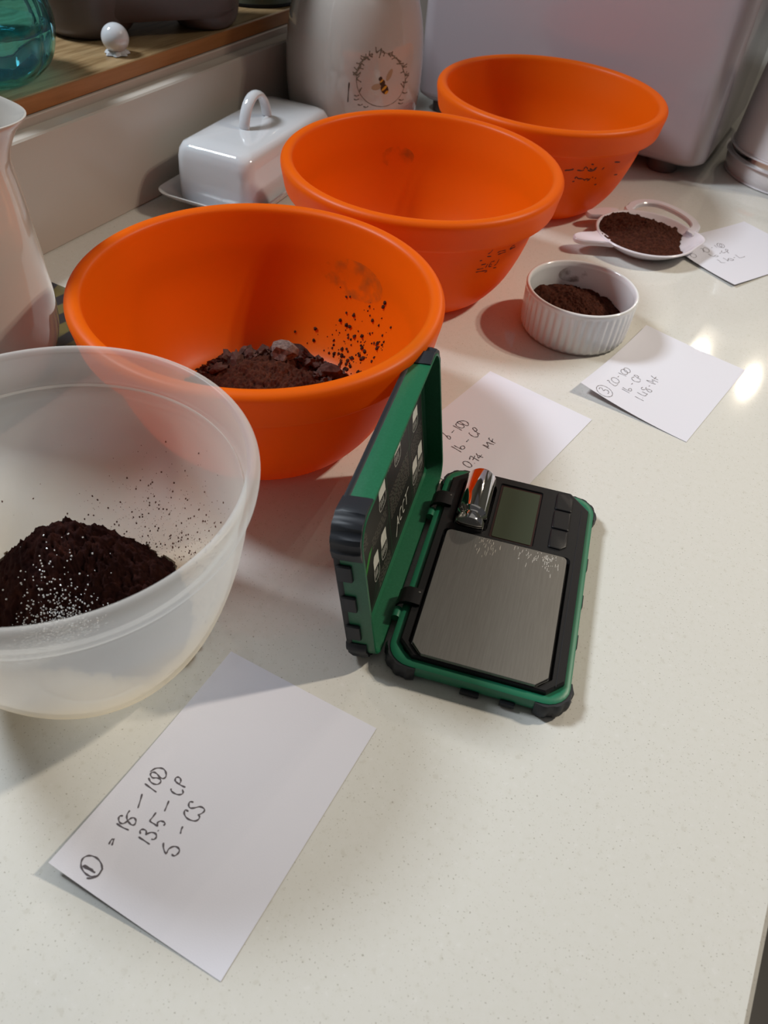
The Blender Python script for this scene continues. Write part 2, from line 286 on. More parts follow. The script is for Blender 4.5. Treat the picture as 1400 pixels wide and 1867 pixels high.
NOTES = {'n1':{'o':[-0.1672,0.0585],'ang':1.2,'w':0.0885,'l':0.1295,'cz':[0.006,0,0,0.001],'s':[[[17.26,3.51],[19.34,4.81],[20.37,6.69],[20.2,9.31],[18.3,11.13],[15.62,11.98],[13.3,11.79],[11.4,10.84],[10.42,9.19],[10.84,7.42],[12.3,5.83],[14.68,4.85],[17.24,4.73],[19.09,5.39],[20.23,6.85],[20.13,10.01]],[[12.43,6.52],[14.25,6.81],[16.21,7.06],[18.64,7.09]],[[12.85,6.43],[15.03,6.56],[17.11,6.97],[18.68,6.87]],[[12.71,7.0],[14.94,7.25],[17.29,7.38]],[[15.34,19.14],[14.9,20.59],[15.04,21.89]],[[16.64,19.43],[16.1,20.82],[15.41,22.23]],[[11.83,27.93],[15.01,27.87],[18.25,28.38]],[[11.93,31.94],[10.83,31.36],[10.96,30.23],[12.23,29.11],[13.76,28.98],[14.75,30.14],[15.09,31.73],[15.6,33.14],[16.72,33.84],[18.19,33.11],[18.69,31.51],[17.58,30.82],[15.55,31.19],[13.92,32.09],[12.87,33.64],[12.72,35.49]],[[12.13,44.37],[13.39,41.84],[15.0,38.15]],[[9.96,48.84],[13.59,48.58],[17.05,48.35]],[[9.59,51.98],[11.31,50.98],[13.47,50.85],[15.13,51.7],[15.49,53.27],[14.21,54.26],[12.52,53.8],[11.15,52.95],[9.47,53.4],[8.93,54.55],[9.94,55.49],[11.77,55.43],[13.73,54.85],[15.49,55.23],[15.77,56.7],[14.4,58.25],[12.45,58.97],[10.54,58.39],[8.99,57.0],[8.21,54.71]],[[23.75,28.21],[26.81,28.24],[29.95,28.17]],[[23.61,29.72],[22.54,30.66],[23.02,31.76],[24.77,32.03],[25.95,30.62],[26.03,31.2],[27.27,32.76],[29.2,33.14],[30.26,32.2],[30.18,30.93],[29.06,30.25]],[[28.99,34.78],[29.33,34.77]],[[23.04,40.78],[23.19,38.39],[23.27,36.36],[25.51,36.26],[27.7,36.35],[26.68,37.25],[27.04,38.55],[28.51,39.18],[29.67,38.8],[29.69,37.73]],[[24.38,48.05],[25.06,45.93],[25.88,43.13]],[[21.79,53.24],[21.92,52.56],[23.56,52.12],[25.68,52.38],[27.25,53.33],[27.4,54.46],[26.17,55.44]],[[26.67,57.03],[24.54,56.77],[22.18,56.8],[20.76,57.1]],[[20.91,56.91],[20.05,58.14],[20.55,59.22],[21.95,59.31],[23.09,58.24],[23.28,56.88]],[[34.52,31.78],[36.02,29.93],[38.49,28.58],[38.16,30.7],[39.15,32.59],[40.79,33.31],[42.45,32.75],[42.78,31.15],[42.07,29.61],[40.67,29.64]],[[37.13,41.85],[37.5,40.3],[38.34,38.67]],[[34.98,48.59],[33.37,48.46],[33.79,47.05],[35.62,45.95],[37.98,45.83],[40.39,46.73],[41.09,48.4],[40.34,49.6]],[[34.27,53.2],[32.75,52.57],[33.14,51.11],[34.53,50.27],[36.29,51.33],[38.09,53.08],[40.3,53.17],[40.97,51.91],[40.13,50.03],[39.56,49.3]]]},'n2':{'o':[-0.178,0.38],'ang':-8.0,'w':0.0895,'l':0.129,'cz':[0,0,0,0],'s':[[[14.13,40.19],[16.82,39.82],[20.1,38.59],[22.41,37.56],[23.01,38.46],[22.19,39.8],[20.64,40.49],[19.26,39.23]],[[19.91,44.76],[19.85,46.48],[19.74,48.16]],[[15.97,52.26],[19.62,52.0],[23.97,51.89]],[[16.57,55.35],[18.02,53.78],[20.74,53.38],[22.82,54.56],[22.82,56.72],[20.74,57.72],[18.35,56.99],[16.71,57.3],[16.59,59.02],[18.47,59.29],[20.95,58.64],[22.97,58.67],[24.25,59.84],[22.91,61.89],[20.43,62.55],[18.27,61.45],[16.69,59.49],[16.3,57.29],[16.72,55.12]],[[33.38,43.39],[33.3,45.04],[33.21,46.7]],[[29.55,53.56],[29.73,52.66],[32.29,51.82],[34.92,52.1],[36.29,53.7],[35.55,55.49],[34.18,56.37]],[[35.99,57.31],[34.0,57.27],[31.18,57.9],[29.42,58.44]],[[29.42,58.44],[28.27,59.91],[29.29,60.84],[31.46,60.3],[32.22,58.49],[31.36,57.0]],[[28.01,32.13],[32.15,32.01],[36.94,31.64]],[[29.03,34.28],[31.9,34.16],[34.87,34.48],[36.25,35.39],[35.96,37.51],[34.67,38.38],[33.43,37.25],[33.66,35.41],[34.73,34.69]],[[43.55,23.41],[44.11,25.22],[46.22,26.14],[48.88,25.61],[50.57,23.9],[49.87,22.31],[47.51,21.79],[44.85,22.31],[43.55,23.41]],[[50.01,28.06],[50.3,28.19]],[[45.48,29.07],[44.24,31.58],[44.32,32.65],[46.74,32.52],[51.18,32.25]],[[47.34,30.09],[46.73,32.84],[46.02,34.85]],[[45.4,37.63],[47.5,36.19],[49.34,34.53],[49.18,39.04]],[[47.72,37.06],[49.38,36.89],[51.53,37.18]],[[49.39,48.32],[46.81,48.37],[43.95,48.65],[46.26,49.24],[47.92,49.72],[45.91,51.67],[44.43,53.09],[47.14,53.48],[49.84,54.2]],[[43.06,58.11],[44.29,56.78],[47.05,56.16],[49.77,56.21]],[[43.06,58.11],[43.72,58.01]],[[47.07,55.49],[46.34,57.61],[45.77,59.18]]]},'n3':{'o':[-0.0925,0.5235],'ang':-8.5,'w':0.0895,'l':0.124,'cz':[0.008,0,0.0,0.003],'s':[[[24.17,8.31],[24.19,6.16],[23.41,4.19],[21.95,2.64],[19.98,1.67],[17.73,1.4],[15.47,1.88],[13.45,3.07],[11.91,4.85],[11.05,7.0],[10.98,9.26],[11.72,11.34],[13.18,12.96],[15.19,13.92],[17.5,14.1],[19.82,13.5],[21.85,12.22],[23.37,10.41],[24.17,8.31]],[[13.6,6.24],[12.97,8.61],[14.51,9.47],[16.68,7.35],[17.11,9.85],[18.82,10.9],[20.8,9.14],[20.69,7.13]],[[12.54,22.45],[13.37,24.2],[14.87,22.28],[17.39,21.71],[20.25,21.57],[20.67,25.86]],[[20.2,28.8],[20.21,27.69],[19.82,26.71],[19.08,25.96],[18.08,25.54],[16.94,25.5],[15.78,25.84],[14.76,26.53],[13.99,27.5],[13.56,28.61],[13.54,29.75],[13.92,30.76],[14.66,31.51],[15.67,31.93],[16.83,31.95],[17.99,31.58],[19.02,30.87],[19.78,29.91],[20.2,28.8]],[[16.27,34.37],[16.21,36.59]],[[13.81,40.63],[17.0,41.01],[20.48,41.72]],[[19.6,45.71],[19.63,44.65],[19.3,43.72],[18.66,43.04],[17.79,42.68],[16.78,42.69],[15.77,43.07],[14.86,43.78],[14.17,44.73],[13.79,45.81],[13.75,46.89],[14.08,47.83],[14.72,48.52],[15.6,48.87],[16.61,48.85],[17.64,48.45],[18.54,47.73],[19.23,46.78],[19.6,45.71]],[[20.12,49.64],[20.14,48.64],[19.82,47.77],[19.21,47.13],[18.38,46.8],[17.42,46.82],[16.45,47.19],[15.59,47.87],[14.93,48.77],[14.57,49.79],[14.54,50.8],[14.86,51.69],[15.47,52.33],[16.31,52.65],[17.28,52.62],[18.25,52.24],[19.11,51.55],[19.76,50.65],[20.12,49.64]],[[28.36,34.46],[28.4,36.95]],[[25.56,45.96],[24.68,43.1],[26.54,40.92],[29.27,40.98],[31.63,43.02],[31.07,45.42]],[[31.07,46.62],[27.57,47.0],[24.43,47.78],[25.89,49.42],[28.11,48.83],[27.95,46.19]],[[25.56,22.62],[29.12,22.67],[32.38,22.72]],[[25.16,25.18],[28.73,24.62],[31.57,25.57],[31.99,27.25],[30.47,29.07],[29.59,27.44],[29.97,25.48]],[[37.26,22.17],[40.79,22.15],[44.77,22.26]],[[42.39,25.07],[42.71,25.2]],[[36.19,28.52],[40.11,28.27],[42.88,29.27],[42.63,33.34]],[[38.69,32.49],[41.91,32.56],[43.52,32.59]],[[36.54,38.33],[36.18,36.16],[37.98,35.21],[39.79,38.37],[42.33,39.94],[43.94,39.36],[43.74,36.84],[41.58,36.82],[39.07,38.75],[38.54,40.51]],[[39.46,43.27],[39.83,44.85]],[[42.24,50.35],[38.76,49.01],[34.66,49.6],[37.85,51.01],[39.87,51.38],[37.68,53.81],[40.81,54.15],[42.65,54.31]],[[34.74,58.48],[37.15,57.43],[41.39,57.13]],[[38.43,55.8],[38.46,60.01]]]},'n4':{'o':[-0.1035,0.81],'ang':-27.0,'w':0.0895,'l':0.129,'cz':[0.006,0.0025,0,0],'s':[[[34.14,10.1],[34.7,8.86],[34.86,7.61],[34.62,6.48],[33.99,5.62],[33.06,5.12],[31.94,5.04],[30.76,5.39],[29.66,6.14],[28.77,7.2],[28.2,8.43],[28.02,9.71],[28.26,10.86],[28.88,11.74],[29.81,12.25],[30.95,12.31],[32.14,11.94],[33.25,11.17],[34.14,10.1]],[[24.13,27.73],[24.47,30.32],[28.13,27.71],[30.75,25.47]],[[31.92,32.33],[32.43,30.94],[32.44,29.7],[31.96,28.74],[31.06,28.2],[29.83,28.11],[28.42,28.51],[27.0,29.35],[25.75,30.52],[24.8,31.9],[24.28,33.31],[24.25,34.58],[24.72,35.55],[25.64,36.11],[26.88,36.18],[28.31,35.76],[29.73,34.9],[30.99,33.71],[31.92,32.33]],[[27.27,41.17],[27.01,43.63]],[[24.39,49.39],[27.14,48.68],[28.83,48.37]],[[29.81,54.86],[30.24,53.67],[30.24,52.61],[29.82,51.82],[29.04,51.4],[27.98,51.38],[26.77,51.77],[25.55,52.54],[24.47,53.58],[23.66,54.78],[23.22,55.99],[23.21,57.06],[23.63,57.86],[24.42,58.29],[25.49,58.3],[26.72,57.89],[27.94,57.11],[29.01,56.06],[29.81,54.86]],[[31.53,56.69],[31.95,55.49],[31.95,54.44],[31.53,53.66],[30.74,53.24],[29.68,53.23],[28.47,53.63],[27.25,54.4],[26.17,55.45],[25.37,56.65],[24.93,57.86],[24.92,58.92],[25.34,59.72],[26.14,60.14],[27.21,60.14],[28.44,59.72],[29.66,58.94],[30.73,57.88],[31.53,56.69]],[[35.01,27.64],[38.4,27.41],[40.96,28.58]],[[40.96,28.58],[39.89,34.12],[42.56,33.44],[42.2,29.63]],[[39.17,39.7],[38.55,42.6]],[[35.8,47.68],[37.99,44.15],[39.96,46.04],[39.07,49.74]],[[42.9,50.19],[37.45,51.72],[35.43,54.22],[37.19,55.53],[39.54,50.89]],[[46.42,27.05],[49.93,27.01],[52.35,25.75],[54.62,29.71]],[[46.64,36.14],[50.18,36.05],[53.48,35.38]],[[53.48,35.38],[49.8,40.79],[51.78,42.61],[54.16,43.92],[54.13,39.68],[50.34,39.26]],[[51.17,46.81],[51.11,49.47]],[[47.55,53.94],[50.5,53.7],[53.85,52.94],[54.53,57.28],[54.34,61.02]]]}}
PRINTS = {'j_line':[[[-0.665,0.11623],[-0.5933,0.11536],[-0.5216,0.11355],[-0.4553,0.11093],[-0.3882,0.10731],[-0.3321,0.10312],[-0.2877,0.09844],[-0.2543,0.09339],[-0.2355,0.08821],[-0.2345,0.08319],[-0.2544,0.0786],[-0.2889,0.07446],[-0.3365,0.07091],[-0.3952,0.06809],[-0.4629,0.06611],[-0.5341,0.06491],[-0.6097,0.06468],[-0.6841,0.06533],[-0.7535,0.06671],[-0.8181,0.06894],[-0.8749,0.07182],[-0.9243,0.07555],[-0.9625,0.07962],[-0.9898,0.08419],[-1.0051,0.08887],[-1.0084,0.09378],[-0.9995,0.09853],[-0.9786,0.10298],[-0.946,0.1069],[-0.904,0.11042],[-0.8529,0.1132]],[[-0.7024,0.0659],[-0.7183,0.06613],[-0.736,0.06655],[-0.7513,0.06688],[-0.7681,0.06738],[-0.7828,0.06778],[-0.7988,0.06837],[-0.8142,0.06899],[-0.8291,0.06966],[-0.8423,0.07022],[-0.8562,0.07095],[-0.8696,0.07173],[-0.8825,0.07253],[-0.8947,0.07337],[-0.9064,0.07424],[-0.9175,0.07515],[-0.928,0.07608],[-0.9379,0.07703],[-0.9472,0.07802],[-0.9558,0.07903],[-0.9638,0.08006],[-0.9711,0.08111],[-0.9778,0.08218],[-0.9837,0.08327],[-0.989,0.08437],[-0.9937,0.08549],[-0.9976,0.08661],[-1.0008,0.08775],[-1.0033,0.0889],[-1.0051,0.09005],[-1.0062,0.09121]]],'j_leaf':[[[-0.8774,0.11204],[-0.8523,0.11088],[-0.8271,0.10971]],[[-0.8774,0.11204],[-0.8628,0.11076],[-0.8493,0.10959]],[[-0.9169,0.10953],[-0.8846,0.11078],[-0.8523,0.11204]],[[-0.9169,0.10953],[-0.9149,0.11114],[-0.9137,0.11286]],[[-0.9502,0.10658],[-0.9532,0.10489],[-0.9567,0.10333]],[[-0.9502,0.10658],[-0.9291,0.1056],[-0.9081,0.10463]],[[-0.961,0.07947],[-0.9442,0.08172],[-0.9279,0.08409]],[[-0.961,0.07947],[-0.9543,0.0812],[-0.9469,0.0828]],[[-0.9951,0.09957],[-1.0214,0.10115],[-1.0477,0.10274]],[[-0.9951,0.09957],[-0.973,0.10181],[-0.9506,0.10392]],[[-1.006,0.09576],[-1.0344,0.09712],[-1.0627,0.09835]],[[-1.006,0.09576],[-1.0312,0.09568],[-1.0565,0.09572]],[[-1.0084,0.09177],[-0.9739,0.09058],[-0.9384,0.08911]],[[-1.0084,0.09177],[-0.9881,0.09355],[-0.9678,0.09533]],[[-1.0073,0.09495],[-0.9802,0.09616],[-0.9534,0.09751]],[[-1.0073,0.09495],[-0.98,0.09671],[-0.9531,0.0986]],[[-0.9983,0.09877],[-1.0262,0.09746],[-1.0541,0.09628]],[[-0.9983,0.09877],[-1.0205,0.09797],[-1.0427,0.09718]],[[-0.9814,0.10248],[-0.9735,0.10386],[-0.9657,0.10525]],[[-0.9814,0.10248],[-0.9481,0.10189],[-0.9155,0.10143]],[[-0.9567,0.10587],[-0.9872,0.10618],[-1.0178,0.10649]],[[-0.9567,0.10587],[-0.9782,0.10359],[-0.9992,0.10117]],[[-0.9247,0.10889],[-0.9464,0.10795],[-0.9679,0.10701]],[[-0.9247,0.10889],[-0.9443,0.1102],[-0.9633,0.11139]],[[-0.8862,0.11147],[-0.888,0.11329],[-0.8897,0.1151]],[[-0.8862,0.11147],[-0.9238,0.11225],[-0.962,0.11315]],[[-0.8422,0.11358],[-0.8167,0.11295],[-0.7912,0.11232]],[[-0.8422,0.11358],[-0.8397,0.11569],[-0.8371,0.11781]],[[-0.7923,0.11504],[-0.8056,0.11371],[-0.8173,0.11226]],[[-0.7923,0.11504],[-0.816,0.11475],[-0.8381,0.11433]],[[-0.7389,0.11594],[-0.7059,0.1175],[-0.6704,0.11894]],[[-0.7389,0.11594],[-0.7456,0.1186],[-0.7503,0.12113]],[[-0.6759,0.11618],[-0.6866,0.11373],[-0.6973,0.11127]],[[-0.6759,0.11618],[-0.6723,0.11809],[-0.6686,0.11999]],[[-0.6181,0.11574],[-0.6502,0.11753],[-0.6799,0.1192]],[[-0.6181,0.11574],[-0.6253,0.11418],[-0.6326,0.11263]],[[-0.5613,0.11469],[-0.5387,0.11316],[-0.513,0.11151]],[[-0.5613,0.11469],[-0.5288,0.11495],[-0.4961,0.11521]],[[-0.5036,0.11294],[-0.4716,0.11222],[-0.4431,0.11162]],[[-0.5036,0.11294],[-0.4956,0.11468],[-0.4876,0.11642]],[[-0.4449,0.11048],[-0.404,0.1087],[-0.3596,0.10679]],[[-0.4449,0.11048],[-0.4756,0.10998],[-0.5027,0.10936]],[[-0.3931,0.1076],[-0.3622,0.10678],[-0.3313,0.10597]],[[-0.3931,0.1076],[-0.4086,0.10919],[-0.4241,0.11078]],[[-0.3451,0.1042],[-0.3826,0.10447],[-0.4161,0.10461]],[[-0.3451,0.1042],[-0.314,0.10398],[-0.2787,0.10364]],[[-0.3048,0.10045],[-0.3008,0.10241],[-0.297,0.10437]],[[-0.3048,0.10045],[-0.2593,0.10013],[-0.2138,0.09981]],[[-0.2722,0.09642],[-0.3003,0.09593],[-0.3242,0.09531]],[[-0.2722,0.09642],[-0.3039,0.09587],[-0.3397,0.09545]],[[-0.2469,0.09217],[-0.2271,0.09386],[-0.2073,0.09554]],[[-0.2469,0.09217],[-0.2088,0.09139],[-0.1615,0.09035]],[[-0.2372,0.08803],[-0.2227,0.08605],[-0.2083,0.08406]],[[-0.2372,0.08803],[-0.2121,0.08896],[-0.1869,0.08989]],[[-0.2469,0.09217],[-0.2058,0.09272],[-0.1553,0.09302]],[[-0.2469,0.09217],[-0.2029,0.09179],[-0.1543,0.09129]],[[-0.244,0.07987],[-0.2835,0.0826],[-0.3186,0.08518]],[[-0.244,0.07987],[-0.2513,0.08223],[-0.2586,0.08457]],[[-0.3048,0.10045],[-0.2895,0.09775],[-0.2744,0.09504]],[[-0.3048,0.10045],[-0.2617,0.10163],[-0.2095,0.10255]],[[-0.3451,0.1042],[-0.3762,0.10659],[-0.4035,0.10885]],[[-0.3451,0.1042],[-0.3792,0.10648],[-0.4096,0.10863]],[[-1.0282,0.07629],[-0.9931,0.07553],[-0.9595,0.07676]],[[-1.0308,0.07247],[-0.9955,0.0717],[-0.9617,0.07294]],[[-0.9727,0.06748],[-0.9365,0.06657],[-0.9027,0.06782]],[[-0.8902,0.0655],[-0.8535,0.06459],[-0.8189,0.0657]],[[-0.3258,0.06941],[-0.2726,0.06782],[-0.2231,0.06826]],[[-0.3313,0.06589],[-0.2779,0.06429],[-0.2283,0.06472]],[[-0.2728,0.0759],[-0.2153,0.0742],[-0.1569,0.07437]],[[-0.2853,0.08643],[-0.2322,0.08489],[-0.1742,0.08509]]],'j_black':[[[-0.6814,0.09491],[-0.674,0.09225]],[[-0.6483,0.08939],[-0.5849,0.09047]],[[-0.6595,0.08818],[-0.5933,0.08719]],[[-0.6354,0.0819],[-0.5209,0.08464]],[[-0.6396,0.07927],[-0.5383,0.07933],[-0.5094,0.08326]],[[-1.1039,0.08821],[-1.1091,0.08015],[-1.1138,0.06896]],[[-1.1039,0.08821],[-1.0993,0.08358]],[[-0.7062,0.09427],[-0.742,0.09307],[-0.7281,0.0903]],[[-0.6022,0.07562],[-0.6013,0.07204]],[[-0.6857,0.08285],[-0.7444,0.0789]]],'j_gold':[[[-0.6687,0.09381],[-0.5996,0.09453]],[[-0.6423,0.08201],[-0.5644,0.08538]],[[-0.6023,0.07693],[-0.5194,0.07783]],[[-0.568,0.09507],[-0.5417,0.09094]]],'j_wing':[[[-0.6919,0.08605],[-0.6916,0.08487],[-0.7005,0.0836],[-0.7191,0.08251],[-0.7449,0.08171],[-0.7746,0.0813],[-0.8031,0.08122],[-0.8275,0.08147],[-0.8464,0.0822],[-0.8576,0.08333],[-0.8578,0.08452],[-0.8487,0.08578],[-0.8302,0.08686],[-0.8048,0.08765],[-0.7768,0.08819],[-0.7484,0.08828],[-0.7226,0.0879],[-0.7017,0.08705],[-0.6919,0.08605]],[[-0.7027,0.08901],[-0.7731,0.0884],[-0.8321,0.08641]],[[-0.4798,0.0974],[-0.4967,0.0959],[-0.5137,0.09463],[-0.5317,0.09386],[-0.5485,0.09369],[-0.5624,0.09415],[-0.5695,0.0951],[-0.5697,0.09643],[-0.5666,0.09816],[-0.5558,0.09986],[-0.5422,0.10148],[-0.5221,0.10261],[-0.504,0.10337],[-0.4871,0.10355],[-0.4764,0.10322],[-0.4659,0.10216],[-0.4659,0.10083],[-0.4722,0.09923],[-0.4798,0.0974]]],'j_mark':[[[-0.932,0.13273],[-0.932,0.13273]]],'b2':[[[-0.5281,0.07826],[-0.5088,0.07974],[-0.4881,0.0808]],[[-0.5268,0.07113],[-0.5055,0.07221],[-0.4925,0.07429]],[[-0.5265,0.06874],[-0.4836,0.06795]],[[-0.4277,0.06992],[-0.3932,0.07038],[-0.3344,0.06956]],[[-0.4153,0.06775],[-0.3707,0.06787],[-0.3237,0.06769]],[[-0.2815,0.06847],[-0.2649,0.07095],[-0.228,0.07047]],[[-0.2856,0.06919],[-0.2056,0.06806]],[[-0.2735,0.068],[-0.2469,0.06828],[-0.2073,0.06849]],[[-0.5865,0.06599],[-0.5645,0.06598]],[[-0.5589,0.06153],[-0.5111,0.06143]],[[-0.4987,0.05735],[-0.4929,0.05983],[-0.4888,0.06098]],[[-0.4677,0.05742],[-0.4611,0.06102],[-0.4502,0.06245]],[[-0.4621,0.05725],[-0.4345,0.05718]],[[-0.4524,0.05912],[-0.4398,0.05924]],[[-0.4459,0.06183],[-0.4223,0.06206]],[[-0.4041,0.05691],[-0.3818,0.05802],[-0.3796,0.0596],[-0.3736,0.06232]],[[-0.4028,0.05458],[-0.364,0.05384]],[[-0.5858,0.05765],[-0.5477,0.05733],[-0.5224,0.05757]],[[-0.5861,0.05488],[-0.5542,0.05484],[-0.5095,0.05447],[-0.4675,0.05408]],[[-0.4883,0.05266],[-0.4619,0.05301]]],'b3':[[[-1.002,0.06495],[-0.9665,0.06592],[-0.9156,0.067]],[[-0.9981,0.06551],[-0.9441,0.06573],[-0.9194,0.06644]],[[-0.8782,0.06587],[-0.8296,0.06518],[-0.8076,0.06606]],[[-0.8134,0.0669],[-0.7988,0.06913],[-0.7713,0.0667]],[[-0.7683,0.06565],[-0.7182,0.0641],[-0.6876,0.06558],[-0.6753,0.06835]],[[-0.7503,0.06722],[-0.7111,0.06522],[-0.6863,0.0679]],[[-0.7517,0.07179],[-0.7234,0.07096]],[[-0.5993,0.06469],[-0.5809,0.0668]],[[-0.8674,0.05653],[-0.8643,0.05888],[-0.8314,0.05644]],[[-0.8331,0.05679],[-0.7825,0.05627],[-0.7501,0.05436]],[[-0.7554,0.05558],[-0.7182,0.05586],[-0.7203,0.0535]],[[-0.7113,0.05411],[-0.6965,0.05639]],[[-0.6774,0.05672],[-0.6702,0.05785]],[[-0.6353,0.05506],[-0.6303,0.05654]],[[-0.3692,0.05516],[-0.3049,0.05403]],[[-0.8854,0.05353],[-0.8633,0.05406]],[[-0.606,0.04838],[-0.5757,0.04824]],[[-0.4703,0.07074],[-0.3802,0.06883]]],'bee':[-0.6091,0.0866]}
BEE = PRINTS["bee"]
# ================================================================ the setting
o = ob('worktop', *join(box(-.585, .1118, -.9, 3.4, -.03, 0, .0025)), M['counter']); tag(o, 'speckled cream quartz worktop carrying the bowls, notes and scale', 'worktop')
o = ob('cabinet', *box(-.56, .085, -.9, 3.4, -.80, -.031, .002), M['cabinet']); tag(o, 'grey base cabinet under the cream worktop', 'cabinet')
o = ob('floor', *box(-.9, 2.2, -2.2, 3.5, -.86, -.80, .002), M['floorm']); tag(o, kind='structure')
o = ob('trim_1', *box(-.5785, -.561, -.9, 3.4, .0, .0970, .0015), M['upstand']); tag(o, kind='structure')
o = ob('trim_2', *box(-.584, -.5785, -.9, 3.4, .0, .1035, .0008), M['caulk']); tag(o, kind='structure')
o = ob('trim_3', *box(-.830, -.5820, -.9, 3.4, .1035, .1175, .0012), M['wood']); tag(o, kind='structure')
o = ob('edging_strip', *box(-.5822, -.5812, -.9, 3.4, .1040, .1170, .0004), M['wood_edge'], o)
W = [box(-.90, -.584, -.9, 3.4, -.8, .103, .002), box(-.90, -.83, -.9, -.75, .103, 2.3, .002), box(-.90, -.83, 1.12, 3.4, .103, 2.3, .002), box(-.90, -.83, -.75, 1.12, 2.0, 2.3, .002)]
o = ob('wall_left', *join(*W), M['wall']); tag(o, kind='structure')
o = ob('window_1', *join(box(-.88, -.84, -.75, -.70, .118, 2.0), box(-.88, -.84, 1.07, 1.12, .118, 2.0), box(-.88, -.84, -.70, 1.07, .118, .16), box(-.88, -.84, -.70, 1.07, 1.95, 2.0)), M['ceramic']); tag(o, kind='structure')
o = ob('wall_back', *box(-.90, 2.2, 3.4, 3.5, -.8, 2.3, .002), M['wall']); tag(o, kind='structure')

# ================================================================ plastic bowls
BO = [(0, .004), (.054, .004), (.0585, .0008), (.0620, 0), (.0660, .0022), (.0735, .0085), (.084, .0235), (.0920, .0425), (.0975, .0610), (.1020, .0810)]
BR = [(.1020, .0815), (.1095, .0812), (.1118, .0822), (.1128, .0850), (.1142, .0930), (.1155, .1000), (.1150, .1032), (.1128, .1052), (.1092, .1056), (.1062, .1040), (.1050, .1010)]
BI = [(.1048, .1000), (.1002, .0820), (.0957, .0610), (.0897, .0430), (.0815, .0255), (.0705, .0118), (.058, .0070), (.045, .0058), (0, .0055)]
OP = smooth_prof(BO, 4)+smooth_prof(BR, 4)+smooth_prof(BI, 4)
OIN = smooth_prof(BI, 4)
def orange(loc, rz, label):
    t = thing('mixing_bowl', loc, rz, label, 'bowl', 'orange plastic mixing bowls')
    o = ob('shell', *lathe(OP, 144), M['orange'], t, auto=50)
    return t
bowl1 = orange((-.2705, .361, 0), 0, 'orange plastic mixing bowl holding chopped chocolate and cocoa, nearest of the three')
bowl2 = orange((-.280, .600, 0), 0, 'empty orange plastic bowl in the middle, beside the butter dish')
bowl3 = orange((-.2595, .8425, 0), 0, 'empty orange plastic bowl furthest back, against the lilac bread bin')

WO = [(0, .003), (.034, .003), (.0370, .0005), (.0400, 0), (.0445, .002), (.0550, .0115), (.0670, .0330), (.0765, .0600), (.0825, .0860), (.0845, .1030), (.0856, .1046)]
WR = [(.0856, .1050), (.0866, .1062), (.0890, .1120), (.0902, .1185), (.0900, .1225), (.0884, .1250), (.0862, .1252), (.0846, .1235)]
WI = [(.0845, .1225), (.0836, .1085), (.0828, .1042), (.0812, .1032), (.0750, .0605), (.0656, .0345), (.0535, .0138), (.0430, .0048), (0, .0042)]
WPf = smooth_prof(WO, 4)+smooth_prof(WR, 4)+smooth_prof(WI, 4); WIN = smooth_prof(WI, 5)
wb = thing('pudding_bowl', (-.235, .158, 0), 0, 'milky see-through plastic bowl holding cocoa and sugar at the left', 'bowl')
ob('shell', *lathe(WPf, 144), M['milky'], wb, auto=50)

def heap(name, loc, inner, fz, rmax, ma, parent=None, nr=90, na=260, jag=.0016, seed=0):
    V = []; F = []
    for j in range(nr+1):
        for i in range(na):
            a_ = 2*PI*i/na; r = rmax*j/nr; x, y = r*math.cos(a_), r*math.sin(a_)
            fl = interp(inner, 0) if False else zin(inner, r)
            p = Vector((x, y, seed))
            h_ = fz(x, y)+jag*(noise.noise(p*90)+.8*noise.noise(p*220)+.7*noise.noise(p*420)+.5*noise.noise(p*800))
            z = max(h_, fl-.0006)
            V.append((x, y, z if j < nr else fl-.0006))
    for j in range(nr):
        for i in range(na):
            k = (i+1) % na; F.append([j*na+i, j*na+k, (j+1)*na+k, (j+1)*na+i])
    F = [q for q in F if max(V[v][2]-zin(inner, math.hypot(V[v][0], V[v][1])) for v in q) > -.0005]
    o = ob(name, V, F, ma, parent, loc=loc, auto=179); return o
def zin(inner, r):
    """height of the inside surface at radius r"""
    for (r0, z0), (r1, z1) in zip(inner, inner[1:]):
        if (r0-r)*(r1-r) <= 0 and r0 != r1: return z0+(z1-z0)*(r-r0)/(r1-r0)
    return inner[-1][1]
def gauss(x, y, cx, cy, sx, sy, rot=0):
    dx, dy = x-cx, y-cy; c_, s_ = math.cos(rot), math.sin(rot); u, v = dx*c_+dy*s_, -dx*s_+dy*c_
    return math.exp(-(u/sx)**2-(v/sy)**2)
# cocoa in the milky bowl
def fwb(x, y):
    return -.010+.070*gauss(x, y, -.022, .013, .050, .038, .5)+.014*gauss(x, y, .030, .010, .02, .02)-.006*gauss(x, y, .0, -.03, .03, .012)
o = heap('cocoa_powder', wb.location, WIN, fwb, .073, M['cocoa_dark'], jag=.0036, nr=110, na=320)
tag(o, 'dark heap of cocoa powder in the milky bowl', 'cocoa', kind='stuff')
# cocoa in orange bowl
def fob(x, y):
    return .000+.030*gauss(x, y, -.010, .024, .056, .038, .35)
o = heap('cocoa_powder', bowl1.location, OIN, fob, .075, M['cocoa'], jag=.0022, seed=3, nr=110, na=320)
tag(o, 'low bed of cocoa powder under chocolate lumps in the nearest orange bowl', 'cocoa', kind='stuff')
